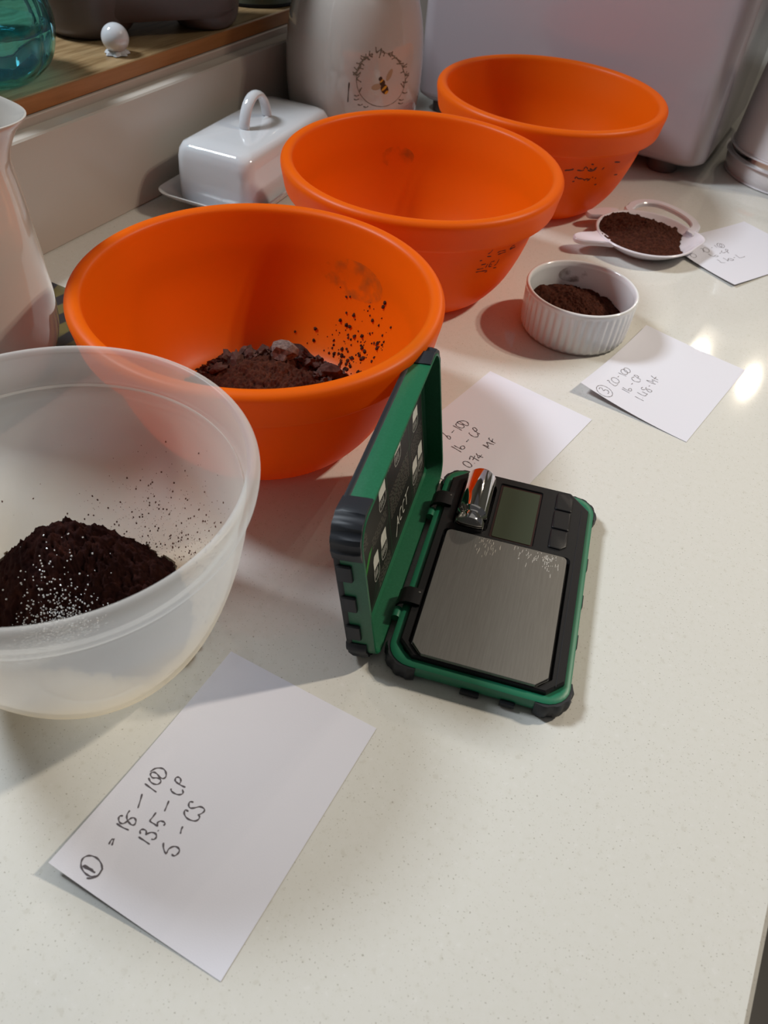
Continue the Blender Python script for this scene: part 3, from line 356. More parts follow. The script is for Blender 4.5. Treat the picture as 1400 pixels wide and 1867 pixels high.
# chocolate chunks on the bed (a thing each)
proto = []
for s in range(5):
    V, F = lump(s+1, (1, .8, .62), .55, 2)
    me = bpy.data.meshes.new('chocolate_lump'); me.from_pydata(V, [], F); me.materials.append(M['chunk']); proto.append(me)
rnd = random.Random(11); spots = []
for k in range(96):
    for _ in range(80):
        t_ = rnd.random(); x = -.056+.096*t_+rnd.uniform(-.004, .004); y = .004+.030*math.sin(t_*PI)+rnd.uniform(-.014, .012)+.036*t_
        s = rnd.choice([.0024, .003, .0036, .0045, .0055]) if k > 8 else .0058
        if all((x-a_)**2+(y-b_)**2 > (s+c_)**2*.62 for a_, b_, c_ in spots): break
    else: continue
    spots.append((x, y, s)); z = max(fob(x, y), zin(OIN, math.hypot(x, y)))
    o = bpy.data.objects.new('chocolate_lump', proto[k % 5]); link(o)
    o.location = bowl1.location+Vector((x, y, z+s*.42)); o.rotation_euler = (rnd.uniform(-.5, .5), rnd.uniform(-.5, .5), rnd.uniform(0, 6)); o.scale = (s, s, s)
    zone = 'left end' if x < -.030 else ('right end' if x > .018 else 'middle'); row = 'back edge' if y > .004+.030*math.sin(t_*PI)+.036*t_ else 'front slope'
    size = 'tiny' if s < .0033 else ('small' if s < .005 else 'large')
    tag(o, size+' dark chocolate lump on the '+row+', '+zone+' of the pile', 'chocolate', 'chopped chocolate lumps in the nearest orange bowl')
def big(x, y, s, seed, ma, label, rot=(0, 0, 0)):
    z = max(fob(x, y), zin(OIN, math.hypot(x, y)))
    V, F = lump(seed, s, .3, 2); o = ob('chocolate_piece', V, F, ma, loc=bowl1.location+Vector((x, y, z+s[2]*.8)), rot=rot, smooth=False)
    tag(o, label, 'chocolate')
big(-.008, .036, (.0098, .0082, .0075), 31, M['chunk_grey'], 'largest grey-bloomed chocolate lump on top of the cocoa pile', (.3, 0, .5))
big(-.008, .058, (.0095, .0045, .0062), 37, M['chunk'], 'upright dark chocolate shard at the back of the pile', (.2, .4, .3))
big(-.022, .055, (.010, .0050, .0060), 41, M['chunk'], 'wide dark chocolate shard left of the upright shard', (0, -.2, .2))
big(.022, .050, (.0090, .0060, .0050), 43, M['chunk'], 'dark chocolate lump at the right end of the pile', (0, .2, 1))
# crumbs stuck to the inside walls
def crumbs(name, loc, inner, n, thf, zf, sf, ma, label, seed, cat='crumbs'):
    r_ = random.Random(seed); parts = []
    for k in range(n):
        th = thf(r_); z = zf(r_); r = interp(inner, z); s = sf(r_)
        v = lump(k, (s, s*.8, s*.6), .4, 1)
        parts.append(moved(v, Vector(((r-s*.3)*math.cos(th), (r-s*.3)*math.sin(th), z)), rz=th, ry=-.9))
    o = ob(name, *join(*parts), ma, loc=loc); return tag(o, label, cat, kind='stuff')
crumbs('chocolate_crumbs', bowl1.location, OIN, 150, lambda r: r.gauss(1.22, .19), lambda r: min(.075, .012+abs(r.gauss(0, .022))), lambda r: r.choice([.0004, .0006, .0008, .0011, .0017]), M['cocoa'],
       'dark chocolate crumbs clinging inside the nearest orange bowl', 5)
crumbs('cocoa_dust', wb.location, WIN, 1500, lambda r: r.gauss(1.15, .62), lambda r: .010+abs(r.gauss(0, .024)), lambda r: r.choice([.00012, .00016, .0002, .0002, .00025, .0003, .0006]), M['scratch'],
       'brown cocoa specks inside the milky bowl', 6)
# sugar crystals on the cocoa
r_ = random.Random(3); parts = []
for k in range(2600):
    u = r_.gauss(.16, .30); q = abs(r_.gauss(0, .0050 if k < 2100 else .014)); x, y = -.011+.026*u-.50*q, -.0325+.030*u+.85*q
    z = max(fwb(x, y), zin(WIN, math.hypot(x, y)))
    if math.hypot(x, y) > .060: continue
    s = r_.uniform(.00016, .00036)
    parts.append(moved(box(-s, s, -s, s, -s, s, s*.2) if False else ([(-s, -s, -s), (s, -s, -s), (s, s, -s), (-s, s, -s), (-s, -s, s), (s, -s, s), (s, s, s), (-s, s, s)], [[0, 3, 2, 1], [4, 5, 6, 7], [0, 1, 5, 4], [1, 2, 6, 5], [2, 3, 7, 6], [3, 0, 4, 7]]), Vector((x, y, z+r_.uniform(.0004, .0050))), rz=r_.random()*3, rx=r_.random()*3))
o = ob('sugar', *join(*parts), M['salt'], loc=wb.location, smooth=False); tag(o, 'sparkling sugar crystals on the cocoa in the milky bowl', 'sugar', kind='stuff')

# ================================================================ ramekin
def flute(a_, z, r): return r+(.00055*(abs(math.sin(a_*22))-.5)*2 if .0035 < z < .0345 and r > .0438 else 0)
RO = [(0, .002), (.038, .002), (.040, 0), (.0425, .0006), (.0438, .003), (.0440, .0036), (.0444, .006), (.0448, .012), (.0452, .020), (.0455, .028), (.0457, .0335), (.0458, .0348), (.0462, .0362), (.0463, .0378), (.0457, .0390), (.0443, .0391), (.0432, .0380), (.0428, .034), (.0423, .020), (.0415, .009), (.038, .0052), (.030, .0045), (0, .0045)]
RIN = RO[16:]
rk = thing('ramekin', (-.128, .608, 0), 0, 'white fluted ramekin of cocoa behind note number three', 'ramekin')
ob('dish', *lathe(RO, 336, flute), M['ramekin'], rk, auto=60)
def frk(x, y): return .0155+.010*gauss(x, y, -.010, .008, .028, .022, -.2)-.010*gauss(x, y, .034, .004, .014, .03)+.006*gauss(x, y, -.036, .004, .006, .008)
o = heap('cocoa_powder', rk.location, RIN, frk, .0418, M['cocoa'], jag=.0020, seed=9, nr=70, na=220)
tag(o, 'mound of cocoa powder in the white ramekin', 'cocoa', kind='stuff')

# ================================================================ teapot-shaped tea tidy with cocoa
tt = thing('spoon_rest', (-.121, .796, 0), 0, 'lilac white teapot-shaped dish heaped with cocoa beside the ramekin', 'dish')
def lip(a_, z, r):
    d = math.atan2(math.sin(a_-.42), math.cos(a_-.42)); return r+(.0075*math.exp(-(d/.30)**2)*max(0, (z-.004)/.010) if r > .02 else 0)
TO = [(0, .0012), (.026, .0012), (.028, 0), (.0295, .0004), (.034, .0028), (.042, .0080), (.0475, .0122), (.0498, .0138), (.0500, .0148), (.0490, .0154), (.0475, .0150), (.044, .0124), (.036, .0070), (.028, .0042), (0, .0038)]
TIN = TO[10:]
ob('dish', *lathe(smooth_prof(TO, 3), 120, lip), M['spoonrest'], tt)
def slab(outline, z0, z1, b=.0012):
    c_ = Vector((sum(p[0] for p in outline)/len(outline), sum(p[1] for p in outline)/len(outline)))
    sh = [(p[0]+(c_.x-p[0])*.07, p[1]+(c_.y-p[1])*.07) for p in outline]
    return loft([up(sh, z0), up(outline, z0+b), up(outline, z1-b), up(sh, z1)])
def dense(pts, sub=5):
    n = len(pts); o = []
    for i in range(n):
        p0, p1, p2, p3 = pts[i-1], pts[i], pts[(i+1) % n], pts[(i+2) % n]
        for s in range(sub):
            t = s/sub; o.append(tuple(.5*((2*p1[k])+(-p0[k]+p2[k])*t+(2*p0[k]-5*p1[k]+4*p2[k]-p3[k])*t*t+(-p0[k]+3*p1[k]-3*p2[k]+p3[k])*t**3) for k in (0, 1)))
    return o
def loc2(pts): return [(x+.121, y-.796) for x, y in pts]
pr1 = dense(loc2([(-.160, .832), (-.172, .829), (-.184, .815), (-.187, .805), (-.181, .801), (-.173, .806), (-.164, .812)]))
pr2 = dense(loc2([(-.160, .772), (-.166, .766), (-.176, .757), (-.180, .748), (-.176, .741), (-.168, .741), (-.158, .746), (-.149, .751), (-.140, .757)]))
ob('prong', *slab(pr1, .0095, .0145), M['spoonrest'], tt); ob('prong', *slab(pr2, .0095, .0145), M['spoonrest'], tt)
hp = loc2([(-.147, .837), (-.152, .849), (-.1505, .860), (-.1430, .871), (-.1310, .8765), (-.1160, .8740), (-.1010, .8665), (-.0890, .8560), (-.0830, .8445), (-.0840, .8330), (-.0900, .8240)])
def band(P, hw, z0, z1):
    L_s = []
    for i, p in enumerate(P):
        a_ = P[max(i-1, 0)]; c_ = P[min(i+1, len(P)-1)]; dx, dy = c_[0]-a_[0], c_[1]-a_[1]; l = math.hypot(dx, dy); nx, ny = -dy/l, dx/l
        L_s.append([(p[0]+nx*u*hw, p[1]+ny*u*hw, z) for u, z in ((-.75, z0), (.75, z0), (1, z0+.001), (1, z1-.001), (.75, z1), (-.75, z1), (-1, z1-.001), (-1, z0+.001))])
    return loft(L_s)
hp2 = [tuple(p) for p in dense(hp, 4)[:-4]]
ob('handle', *band(hp2, .0046, .0098, .0148), M['spoonrest'], tt)
def ftt(x, y): return .0135+.0090*gauss(x, y, -.004, -.004, .032, .030)-.014*gauss(x, y, .046, .012, .020, .022)-.006*gauss(x, y, 0, .046, .03, .012)
o = heap('cocoa_powder', tt.location, TIN, ftt, .0470, M['cocoa'], jag=.0020, seed=14, nr=70, na=220)
tag(o, 'mound of cocoa powder in the teapot-shaped dish', 'cocoa', kind='stuff')

# ================================================================ notes
def note(k, label):
    d = NOTES[k]; t = thing('paper_note', (d['o'][0], d['o'][1], .0004), math.radians(d['ang']), label, 'note', 'handwritten paper notes')
    W_, L_, cz = d['w'], d['l'], d['cz']
    def zf(x, y):
        s = min(max(x/W_, 0), 1); q = min(max(y/L_, 0), 1)
        return cz[0]*((1-s)*(1-q))**2+cz[1]*(s*(1-q))**2+cz[2]*(s*q)**2+cz[3]*((1-s)*q)**2
    n = 24; V = []; F = []
    for j in range(n+1):
        for i in range(n+1): V.append((W_*i/n, L_*j/n, zf(W_*i/n, L_*j/n)))
    K = len(V); V += [(x, y, z-.00016) for x, y, z in V]
    for j in range(n):
        for i in range(n):
            q = [j*(n+1)+i, j*(n+1)+i+1, (j+1)*(n+1)+i+1, (j+1)*(n+1)+i]; F.append(q); F.append([v+K for v in q][::-1])
    rim = [i for i in range(n+1)]+[j*(n+1)+n for j in range(1, n+1)]+[n*(n+1)+i for i in range(n-1, -1, -1)]+[j*(n+1) for j in range(n-1, 0, -1)]
    for a_, b_ in zip(rim, rim[1:]+rim[:1]): F.append([a_, a_+K, b_+K, b_])
    ob('sheet', V, F, M['paper'], t, auto=40)
    wd = {'n1': .00085, 'n2': .0008}.get(k, .00065)
    R = [ribbon([(x/1000, y/1000) for x, y in s], wd, lambda x, y: (x, y, zf(x, y)+.00014)) for s in d['s']]
    ob('handwriting', *join(*R), M['ink'] if k in ('n1', 'n2') else M['ink_faint'], t, smooth=False)
note('n1', 'white paper note reading 18-100, 13.5-CP, 5-CS at the front of the worktop')
note('n2', 'paper note reading 16-CP, 0.74 MF, half hidden behind the open green scale lid')
note('n3', 'white paper note reading 20-100, 16-CP, 1.48-MF in front of the ramekin')
note('n4', 'white paper note at the right edge, partly under the teapot-shaped dish')

# ================================================================ pocket scale
SA = math.radians(13.71)
ps = thing('pocket_scale', (-.0502, .2373, 0), SA, 'open green and black pocket scale with steel plate and raised lid', 'scale')
X0, X1, Y0, Y1 = -.0480, .0492, -.0055, .1545
rad = .013
def L_(x0, x1, y0, y1, r, z, n=6): return up(rr(x0, x1, y0, y1, r, n), z)
ob('base_shell', *loft([L_(X0+.003, X1-.003, Y0+.003, Y1-.003, rad-.002, .0015), L_(X0+.0005, X1-.0005, Y0+.0005, Y1-.0005, rad, .004), L_(X0, X1, Y0, Y1, rad, .0075), L_(X0+.0004, X1-.0004, Y0+.0004, Y1-.0004, rad, .0112), L_(X0+.0022, X1-.0022, Y0+.0022, Y1-.0022, rad-.002, .0122), L_(X0+.0045, X1-.0045, Y0+.0045, Y1-.0045, rad-.004, .0118), L_(X0+.0068, X1-.0068, Y0+.0068, Y1-.0068, rad-.006, .0114), L_(X0+.0070, X1-.0070, Y0+.0070, Y1-.0070, rad-.006, .0040)]), M['green'], ps, auto=45)
# black housing with chamfered corners and the recesses
PX0, PX1, PY0, PY1 = -.0430, .0450, -.0005, .1530
ch = -.0085
def PL(d, z): return up(rr(PX0+d, PX1-d, PY0+d, PY1-d, [ch, ch, ch*1.45, ch*1.3], 3), z)
# housing ring: outer wall + top; pan recess around the plate; display zone
pan = up(rr(-.0385, .0385, -.0008+.0022, .0958, [-.0065, -.0065, .003, .003], 3), .0148)
pan_b = up(rr(-.0375, .0375, .0022, .0950, [-.006, -.006, .0028, .0028], 3), .0122)
bm = bmesh.new()
def ring(loop): return [bm.verts.new(p) for p in loop]
def bridge(a_, b_):
    n = len(a_)
    for i in range(n): bm.faces.new([a_[i], a_[(i+1) % n], b_[(i+1) % n], b_[i]])
A = ring(PL(0, .009)); B = ring(PL(0, .0140)); C = ring(PL(.0008, .0148)); bridge(A, B); bridge(B, C)
well = ring(up(rr(-.0350, -.0135, .0995, .1450, [.004, .004, .006, .006], 3), .0148)); disp = ring(up(rr(-.0120, .0155, .0975, .1470, .0012, 3), .0148)); P1 = ring(pan)
fill = []
def edges(r): return [bm.edges.get((r[i], r[(i+1) % len(r)])) or bm.edges.new((r[i], r[(i+1) % len(r)])) for i in range(len(r))]
bmesh.ops.triangle_fill(bm, use_beauty=True, use_dissolve=False, edges=edges(C)+edges(well)+edges(disp)+edges(P1))
P2 = ring(pan_b); bridge(P1, P2); bm.faces.new(P2)
w2 = ring(up(rr(-.0345, -.0140, .1000, .1445, [.004, .004, .006, .006], 3), .0085)); bridge(well, w2); bm.faces.new(w2)
d2 = ring(up(rr(-.0115, .0150, .0980, .1465, .0010, 3), .0138)); bridge(disp, d2); bm.faces.new(d2)
bmesh.ops.recalc_face_normals(bm, faces=bm.faces)
me = bpy.data.meshes.new('housing'); bm.to_mesh(me); bm.free(); me.materials.append(M['black']); link(bpy.data.objects.new('housing', me), ps)
# grooved line on the right and around the keys
ob('groove_line', *join(box(.0405, .0409, .004, .140, .0147, .01505, .0001)), M['rubber'], ps, smooth=False)
pl_ = rr(-.0362, .0362, .0005, .0938, [-.0062, -.0062, .0030, .0030], 4)
pl2 = rr(-.0360, .0360, .0007, .0936, [-.0061, -.0061, .0029, .0029], 4)
ob('weighing_plate', *loft([up(pl_, .0142), up(pl_, .0166), up(pl2, .0168)]), M['steel'], ps, smooth=False)
ob('plate_rim', *loft([up(rr(-.0364, .0364, .0003, .0940, [-.0064, -.0064, .0031, .0031], 4), .0140), up(rr(-.0364, .0364, .0003, .0940, [-.0064, -.0064, .0031, .0031], 4), .0147)]), M['chrome'], ps, smooth=False)
r_ = random.Random(21); P = []
for k in range(110):
    x = r_.choice([r_.gauss(-.010, .004), r_.gauss(.018, .007), r_.gauss(.026, .003)]); y = .0932-abs(r_.gauss(0, .006)); l = r_.uniform(.0006, .004)
    if abs(x) < .034: P.append(ribbon([(x, y), (x+r_.uniform(-.0004, .0004), max(y-l, .05))], .00022, lambda a_, b_: (a_, b_, .01686)))
ob('powder_smear', *join(*P), M['steel_mark'], ps, smooth=False)['kind'] = 'stuff'
ob('display', *loft([up(rr(-.0100, .0138, .0990, .1450, .0008, 2), .0138), up(rr(-.0100, .0138, .0990, .1450, .0008, 2), .0142)]), M['lcd'], ps, smooth=False)
ob('display_edge', *loft([up(rr(-.0113, .0148, .0982, .1463, .0008, 2), .0136), up(rr(-.0113, .0148, .0982, .1463, .0008, 2), .0139)]), M['lcd_frame'], ps, smooth=False)
def key(y0, y1, corner, glyph):
    r4 = [.0010, .0010, .0010, .0010]; r4[{'t': 2, 'b': 1, 'm': 0}[corner]] = -.0032 if corner != 'm' else .001
    b = ob('button', *loft([up(rr(.0242, .0345, y0, y1, r4, 3), .0145), up(rr(.0242, .0345, y0, y1, r4, 3), .0155), up(rr(.0246, .0341, y0+.0004, y1-.0004, r4, 3), .0158)]), M['black'], ps, auto=30)
    R = [ribbon(s, .0004, lambda x, y: (.0294-(y-.5)*.0045, (y0+y1)/2+(x-.5)*.0075, .01586)) for s in glyph]
    ob('button_print', *join(*R), M['rubber'], b, smooth=False)
GU = {'U': [[(0, 1), (0, .2), (.12, 0), (.24, .2), (.24, 1)]], 'N': [[(.0, 0), (0, 1)], [(0, 1), (.24, 0)], [(.24, 0), (.24, 1)]], 'I': [[(.12, 0), (.12, 1)]], 'T': [[(.12, 0), (.12, 1)], [(0, 1), (.24, 1)]],
      'A': [[(0, 0), (.12, 1)], [(.12, 1), (.24, 0)], [(.06, .4), (.18, .4)]], 'R': [[(0, 0), (0, 1)], [(0, 1), (.22, .9), (.2, .55), (0, .5)], [(.08, .5), (.24, 0)]], 'E': [[(0, 0), (0, 1)], [(0, 1), (.2, 1)], [(0, .5), (.18, .5)], [(0, 0), (.2, 0)]], 'O': [[(.12, 1), (0, .5), (.12, 0), (.24, .5), (.12, 1)]], 'F': [[(0, 0), (0, 1)], [(0, 1), (.2, 1)], [(0, .5), (.18, .5)]]}
def word(s): return [[(x+i*.32-.14*len(s)+.5-.02, y) for x, y in g] for i, ch_ in enumerate(s) for g in GU[ch_]]
key(.1345, .1495, 't', word('UNIT')); key(.1175, .1330, 'm', word('ON')); key(.1005, .1160, 'b', word('TARE'))
# rubber corner guards
def guard(cx, cy, a0, r, e1, e2, z0, z1, teeth=6, k=.0022, ax=None):
    path = []
    a1 = a0+PI/2
    st = [(cx+r*math.cos(a0)-math.cos(a0+PI/2)*e1*(1-t), cy+r*math.sin(a0)-math.sin(a0+PI/2)*e1*(1-t), a0, None) for t in (0, .5)]
    arc = [(cx+r*math.cos(a0+PI/2*t/18), cy+r*math.sin(a0+PI/2*t/18), a0+PI/2*t/18, t) for t in range(19)]
    en = [(cx+r*math.cos(a1)+math.cos(a1+PI/2)*e2*t, cy+r*math.sin(a1)+math.sin(a1+PI/2)*e2*t, a1, None) for t in (.5, 1)]
    loops = []; pts = st+arc+en; n = len(pts)
    for i, (x, y, a_, t) in enumerate(pts):
        h_ = k*(.55+.45*(1 if t is not None and (t//3) % 2 == 0 else (0 if t is not None else .2)))
        if i in (0, n-1): h_ = k*.25
        c_, s_ = math.cos(a_), math.sin(a_)
        sec = [(-.0010, z0), (h_*.7, z0), (h_, z0+(z1-z0)*.22), (h_, z0+(z1-z0)*.75), (h_*.5, z1), (-.0012, z1)]
        loops.append([(x+c_*d_, y+s_*d_, zz) for d_, zz in sec])
    return loft(loops)
rb = rad
for (cx, cy, a0) in ((X0+rb, Y0+rb, PI), (X1-rb, Y0+rb, 1.5*PI), (X1-rb, Y1-rb, 0), (X0+rb, Y1-rb, .5*PI)):
    ob('corner_guard', *guard(cx, cy, a0, rb, .004, .004, .0012, .0108), M['rubber'], ps, auto=40)
for (a_, b_) in ((-.006, .004), (.015, .023)):
    ob('grip_pad', *box(a_, b_, Y0-.0016, Y0+.001, .0012, .0050, .0006), M['rubber'], ps)
for y in (.045, .075, .105): ob('grip_pad', *box(X1-.001, X1+.0013, y-.005, y+.005, .0012, .0045, .0006), M['rubber'], ps)
for x in (-.035, .035):
    for y in (.008, .140): ob('foot_pad', *box(x-.004, x+.004, y-.004, y+.004, .0006, .0022, .0004), M['rubber'], ps)
# hinges
for y in (.037, .1195):
    path = [(-.0385, y, .0156), (-.0430, y, .0160), (-.0465, y, .0158), (-.0495, y, .0140), (-.0515, y, .0110), (-.0515, y, .0070)]
    V, F = tube(path, .001, 8, rf=lambda t: (.0011, .0052)); hg = ob('hinge', *loft([[(x, y-.0055, z+.0011) for x, _, z in path]+[(x, y-.0055, z-.0011) for x, _, z in path[::-1]], [(x, y+.0055, z+.0011) for x, _, z in path]+[(x, y+.0055, z-.0011) for x, _, z in path[::-1]]]), M['black'], ps, auto=40)
    V, F = lathe([(0, .0004), (.0006, .0003), (.0007, 0)], 14); ob('hinge_pin', V, F, M['steel'], hg, loc=(-.0405, y+.003, .0168))
    ob('hinge_knuckle', *moved(lathe([(0, -.0035), (.0022, -.0035), (.0026, -.002), (.0026, .0035), (0, .0035)], 16), Vector((-.0495, y-.0095, .0095)), rx=PI/2), M['green'], ps)
# lid: local x = out of the lid's mouth, z = up along the lid
lid_h, ly0, ly1 = .0975, -.0050, .1570
def LL(y0, y1, s0, s1, r, x, n=6): return [(x, y, z) for y, z in rr(y0, y1, s0, s1, r, n)]
rl = .013
def E_(d, x, r=None): return LL(ly0+d, ly1-d, d, lid_h-d, (rl-d if r is None else r), x)
lid = ob('lid', *loft([E_(.004, -.0150), E_(.0012, -.0142), E_(0, -.0125), E_(0, -.006), E_(.0004, -.0004), E_(.0012, 0), E_(.0020, -.0004), E_(.0026, -.004), E_(.0034, -.0100), E_(.0060, -.0112)]), M['green_in'], ps, auto=45)
lid.location = (-.0512, 0, .0042); lid.rotation_euler = (0, math.radians(-8.5), 0)
ob('label', *loft([LL(.0040, .1480, .0070, .0905, .004, -.0111), LL(.0040, .1480, .0070, .0905, .004, -.0107)]), M['label'], lid, smooth=False)
def LP_(y, s): return (-.01062, y, s)
def glines(S, wd): return [ribbon(s, wd, LP_) for s in S]
# wordmark A C C T reading away from the viewer along the label
def gl(ch_, y, s, wl, hl):
    G_ = {'A': [[(-.5, -.5), (.0, .1), (.45, .95)], [(.45, .95), (.75, 0)], [(.1, .35), (.7, .35)]], 'C': [[(.85, .95), (.25, .9), (.05, .5), (.1, .08), (.7, .02)]], 'T': [[(.45, .95), (.35, 0)], [(-.05, 1), (.45, .97), (1.5, 1.05)]]}
    return [[(y+a_*wl, s+b_*hl) for a_, b_ in st] for st in G_[ch_]]
S = []
for i, ch_ in enumerate('ACCT'): S += gl(ch_, .0800+i*.0066, .0175, .0056, .0085)
ob('wordmark', *join(*glines(S, .0013)), M['white_print'], lid, smooth=False)
S = [[(.069, .089), (.067, .009)], [(.116, .089), (.1155, .009)], [(.004, .0095), (.148, .0095)], [(.147, .009), (.147, .089)], [(.030, .012), (.067, .040), (.147, .058)]]
ob('label_line', *join(*glines(S, .0005)), M['green_line'], lid, smooth=False)
def icon(y, s, w_, h_, keys):
    P = []
    P.append(([LP_(y, s+h_*.5), LP_(y+w_, s+h_*.45), LP_(y+w_, s+h_), LP_(y+w_*.2, s+h_*1.05), LP_(y, s+h_*.9)], [[0, 1, 2, 3, 4]]))
    P += glines([[(y, s+h_*.5), (y, s), (y+w_*.9, s), (y+w_, s+h_*.5)]], .0006)
    for k in range(keys): P += glines([[(y+w_*(.15+.16*k), s+h_*.1), (y+w_*(.15+.16*k), s+h_*.4)]], .0006)
    return join(*P)
for a_ in ((.0345, .020, .009, .017, 4), (.0495, .022, .010, .017, 5), (.0535, .055, .012, .014, 4), (.119, .018, .011, .016, 5), (.133, .018, .010, .018, 5), (.126, .054, .011, .013, 4), (.086, .060, .012, .015, 4)):
    ob('icon', *icon(*a_), M['white_print'], lid, smooth=False)
ob('green_stripe', [LP_(.012, .034), LP_(.018, .034), LP_(.036, .047), LP_(.030, .047)], [[0, 1, 2, 3]], M['green_print'], lid, smooth=False)
r_ = random.Random(5); S = []
for (y0, y1, s0, s1) in ((.071, .112, .034, .052), (.072, .112, .068, .084), (.119, .145, .038, .050), (.119, .145, .070, .084), (.036, .064, .044, .051), (.040, .064, .010, .018), (.119, .145, .0115, .0155), (.010, .030, .055, .080), (.034, .064, .074, .086)):
    s = s0
    while s < s1:
        y = y0
        while y < y1-.002:
            l = r_.uniform(.0012, .0050); S.append([(y, s), (min(y+l, y1), s)]); y += l+.0010
        s += .0019
ob('small_print', *join(*glines(S, .00042)), M['grey_print'], lid, smooth=False)['kind'] = 'stuff'
# rubber around the lid, built in (y,z) and turned to the lid's plane
def toLid(vf): return [(-v[2], v[0], v[1]) for v in vf[0]], [q[::-1] for q in vf[1]]
for (cy, cz, a0, e1, e2) in ((ly0+rl, rl, PI, .003, .004), (ly1-rl, rl, 1.5*PI, .004, .003), (ly1-rl, lid_h-rl, 0, .004, .010), (ly0+rl, lid_h-rl, .5*PI, .010, .006)):
    ob('corner_guard', *toLid(guard(cy, cz, a0, rl, e1, e2, .0045 if a0 not in (0, .5*PI) else .0006, .0156, k=.0026)), M['rubber'], lid, auto=40)
ob('back_plate', *loft([E_(.0012, -.0158), E_(-.0006, -.0150), E_(-.0008, -.0132), E_(.0002, -.0118)]), M['rubber'], lid, auto=45)
for s in (.020, .042, .064): ob('grip_pad', *[moved(box(-.0140, -.0065, ly0-.0018, ly0+.0008, s, s+.011, .0007), Vector((0, 0, 0)))][0], M['rubber'], lid)

# chrome calibration weight lying in the well
Wt = [(0, -.0235), (.0060, -.0235), (.0086, -.0228), (.0090, -.0215), (.0090, -.0185), (.0078, -.0175), (.0072, -.0165), (.0072, -.0150), (.0078, -.0140), (.0088, -.0132), (.0095, -.0120), (.0095, .0215), (.0090, .0228), (.0074, .0233), (0, .0233)]
V, F = moved(lathe(Wt, 64), Vector((0, 0, 0)), rx=-PI/2)
o = ob('calibration_weight', V, F, M['chrome'], auto=30)
o.matrix_world = Matrix.Translation((-.0502, .2373, 0)) @ Matrix.Rotation(SA, 4, 'Z') @ Matrix.Translation((-.0246, .1215, .0166))
tag(o, 'shiny chrome calibration weight lying in the scale beside the display', 'weight')

# ================================================================ butter dish
bd = thing('butter_dish', (-.4985, .670, 0), math.radians(5), 'white lidded butter dish with loop handle against the upstand', 'butter dish')
def PLt(w_, l_, z, r): return up(rr(-w_*1.05, w_*1.05, -l_*1.06, l_*1.03, r, 8), z)
ob('plate', *loft([PLt(.030, .070, .0, .010), PLt(.033, .074, .001, .012), PLt(.042, .086, .010, .014), PLt(.0505, .0985, .0195, .016), PLt(.0515, .0995, .0212, .017), PLt(.0500, .0980, .0215, .016), PLt(.040, .084, .0125, .014), PLt(.034, .074, .0045, .012)]), M['ceramic'], bd, auto=60)
def BX(w_, l_, z, r): return up(rr(-w_*1.05, w_*1.05, -l_*1.06, l_*1.09+.002, r, 8), z*1.03)
ob('lid', *loft([BX(.0390, .0790, .0055, .010), BX(.0395, .0795, .012, .012), BX(.0398, .0792, .035, .013), BX(.0395, .0785, .048, .013), BX(.0383, .0772, .0545, .013), BX(.0355, .0745, .0592, .012), BX(.031, .070, .0612, .011), BX(.020, .055, .0622, .010), BX(.004, .02, .0626, .003)]), M['ceramic'], bd, auto=60)
hh = [(0, .0215*math.cos(a_), .0615+.0285*math.sin(a_)) for a_ in [PI*i/20 for i in range(21)]]
ob('handle', *tube([(0, -.0215, .056)]+hh+[(0, .0215, .056)], .004, 14, rf=lambda t: (.0056, .0036)), M['ceramic'], bd)

# ================================================================ storage jar with bee print
jr = thing('storage_jar', (-.485, .835, 0), 0, 'cream glazed storage jar printed with a bee inside a leafy wreath', 'jar')
JP = [(0, .002), (.048, .002), (.052, 0), (.057, .002), (.063, .010), (.0685, .030), (.0728, .055), (.0745, .080), (.0738, .105), (.0705, .130), (.0645, .152), (.058, .166), (.055, .172), (.0555, .180), (.053, .184), (.050, .180), (.050, .170), (.064, .135), (.068, .080), (.060, .020), (0, .010)]
JPS = smooth_prof(JP, 4)
ob('body', *lathe(JPS, 128), M['ceramic_warm'], jr)
ob('lid', *lathe(smooth_prof([(0, .178), (.048, .178), (.058, .1845), (.058, .190), (.045, .198), (.020, .203), (.010, .205), (.008, .210), (.013, .218), (.012, .226), (0, .229)], 3), 64), M['ceramic_warm'], jr)

# ================================================================ bread bin
bb = thing('bread_bin', (-.293, 1.118, 0), 0, 'large pale lilac bread bin standing behind the orange bowls', 'bread bin')
def BB(d, z, r=.022): return up(rr(-.190+d, .180-d, -.135+d, .135-d, r, 8), z)
ob('body', *loft([BB(.016, .0150), BB(.006, .0158), BB(.001, .0205), BB(0, .026), BB(0, .180), BB(0, .330), BB(.004, .345), BB(.016, .352), BB(.06, .354)]), M['lilac'], bb, auto=50)
ob('seam', *loft([BB(-.0003, .2995), BB(-.0003, .3005)], False, False), M['taupe'], bb)
for x in (-.155, .132):
    for y in (-.105, .105):
        ob('foot', *moved(lathe([(0, 0), (.0165, 0), (.018, .002), (.018, .018), (0, .018)], 32), Vector((x, y, 0))), M['taupe'], bb)

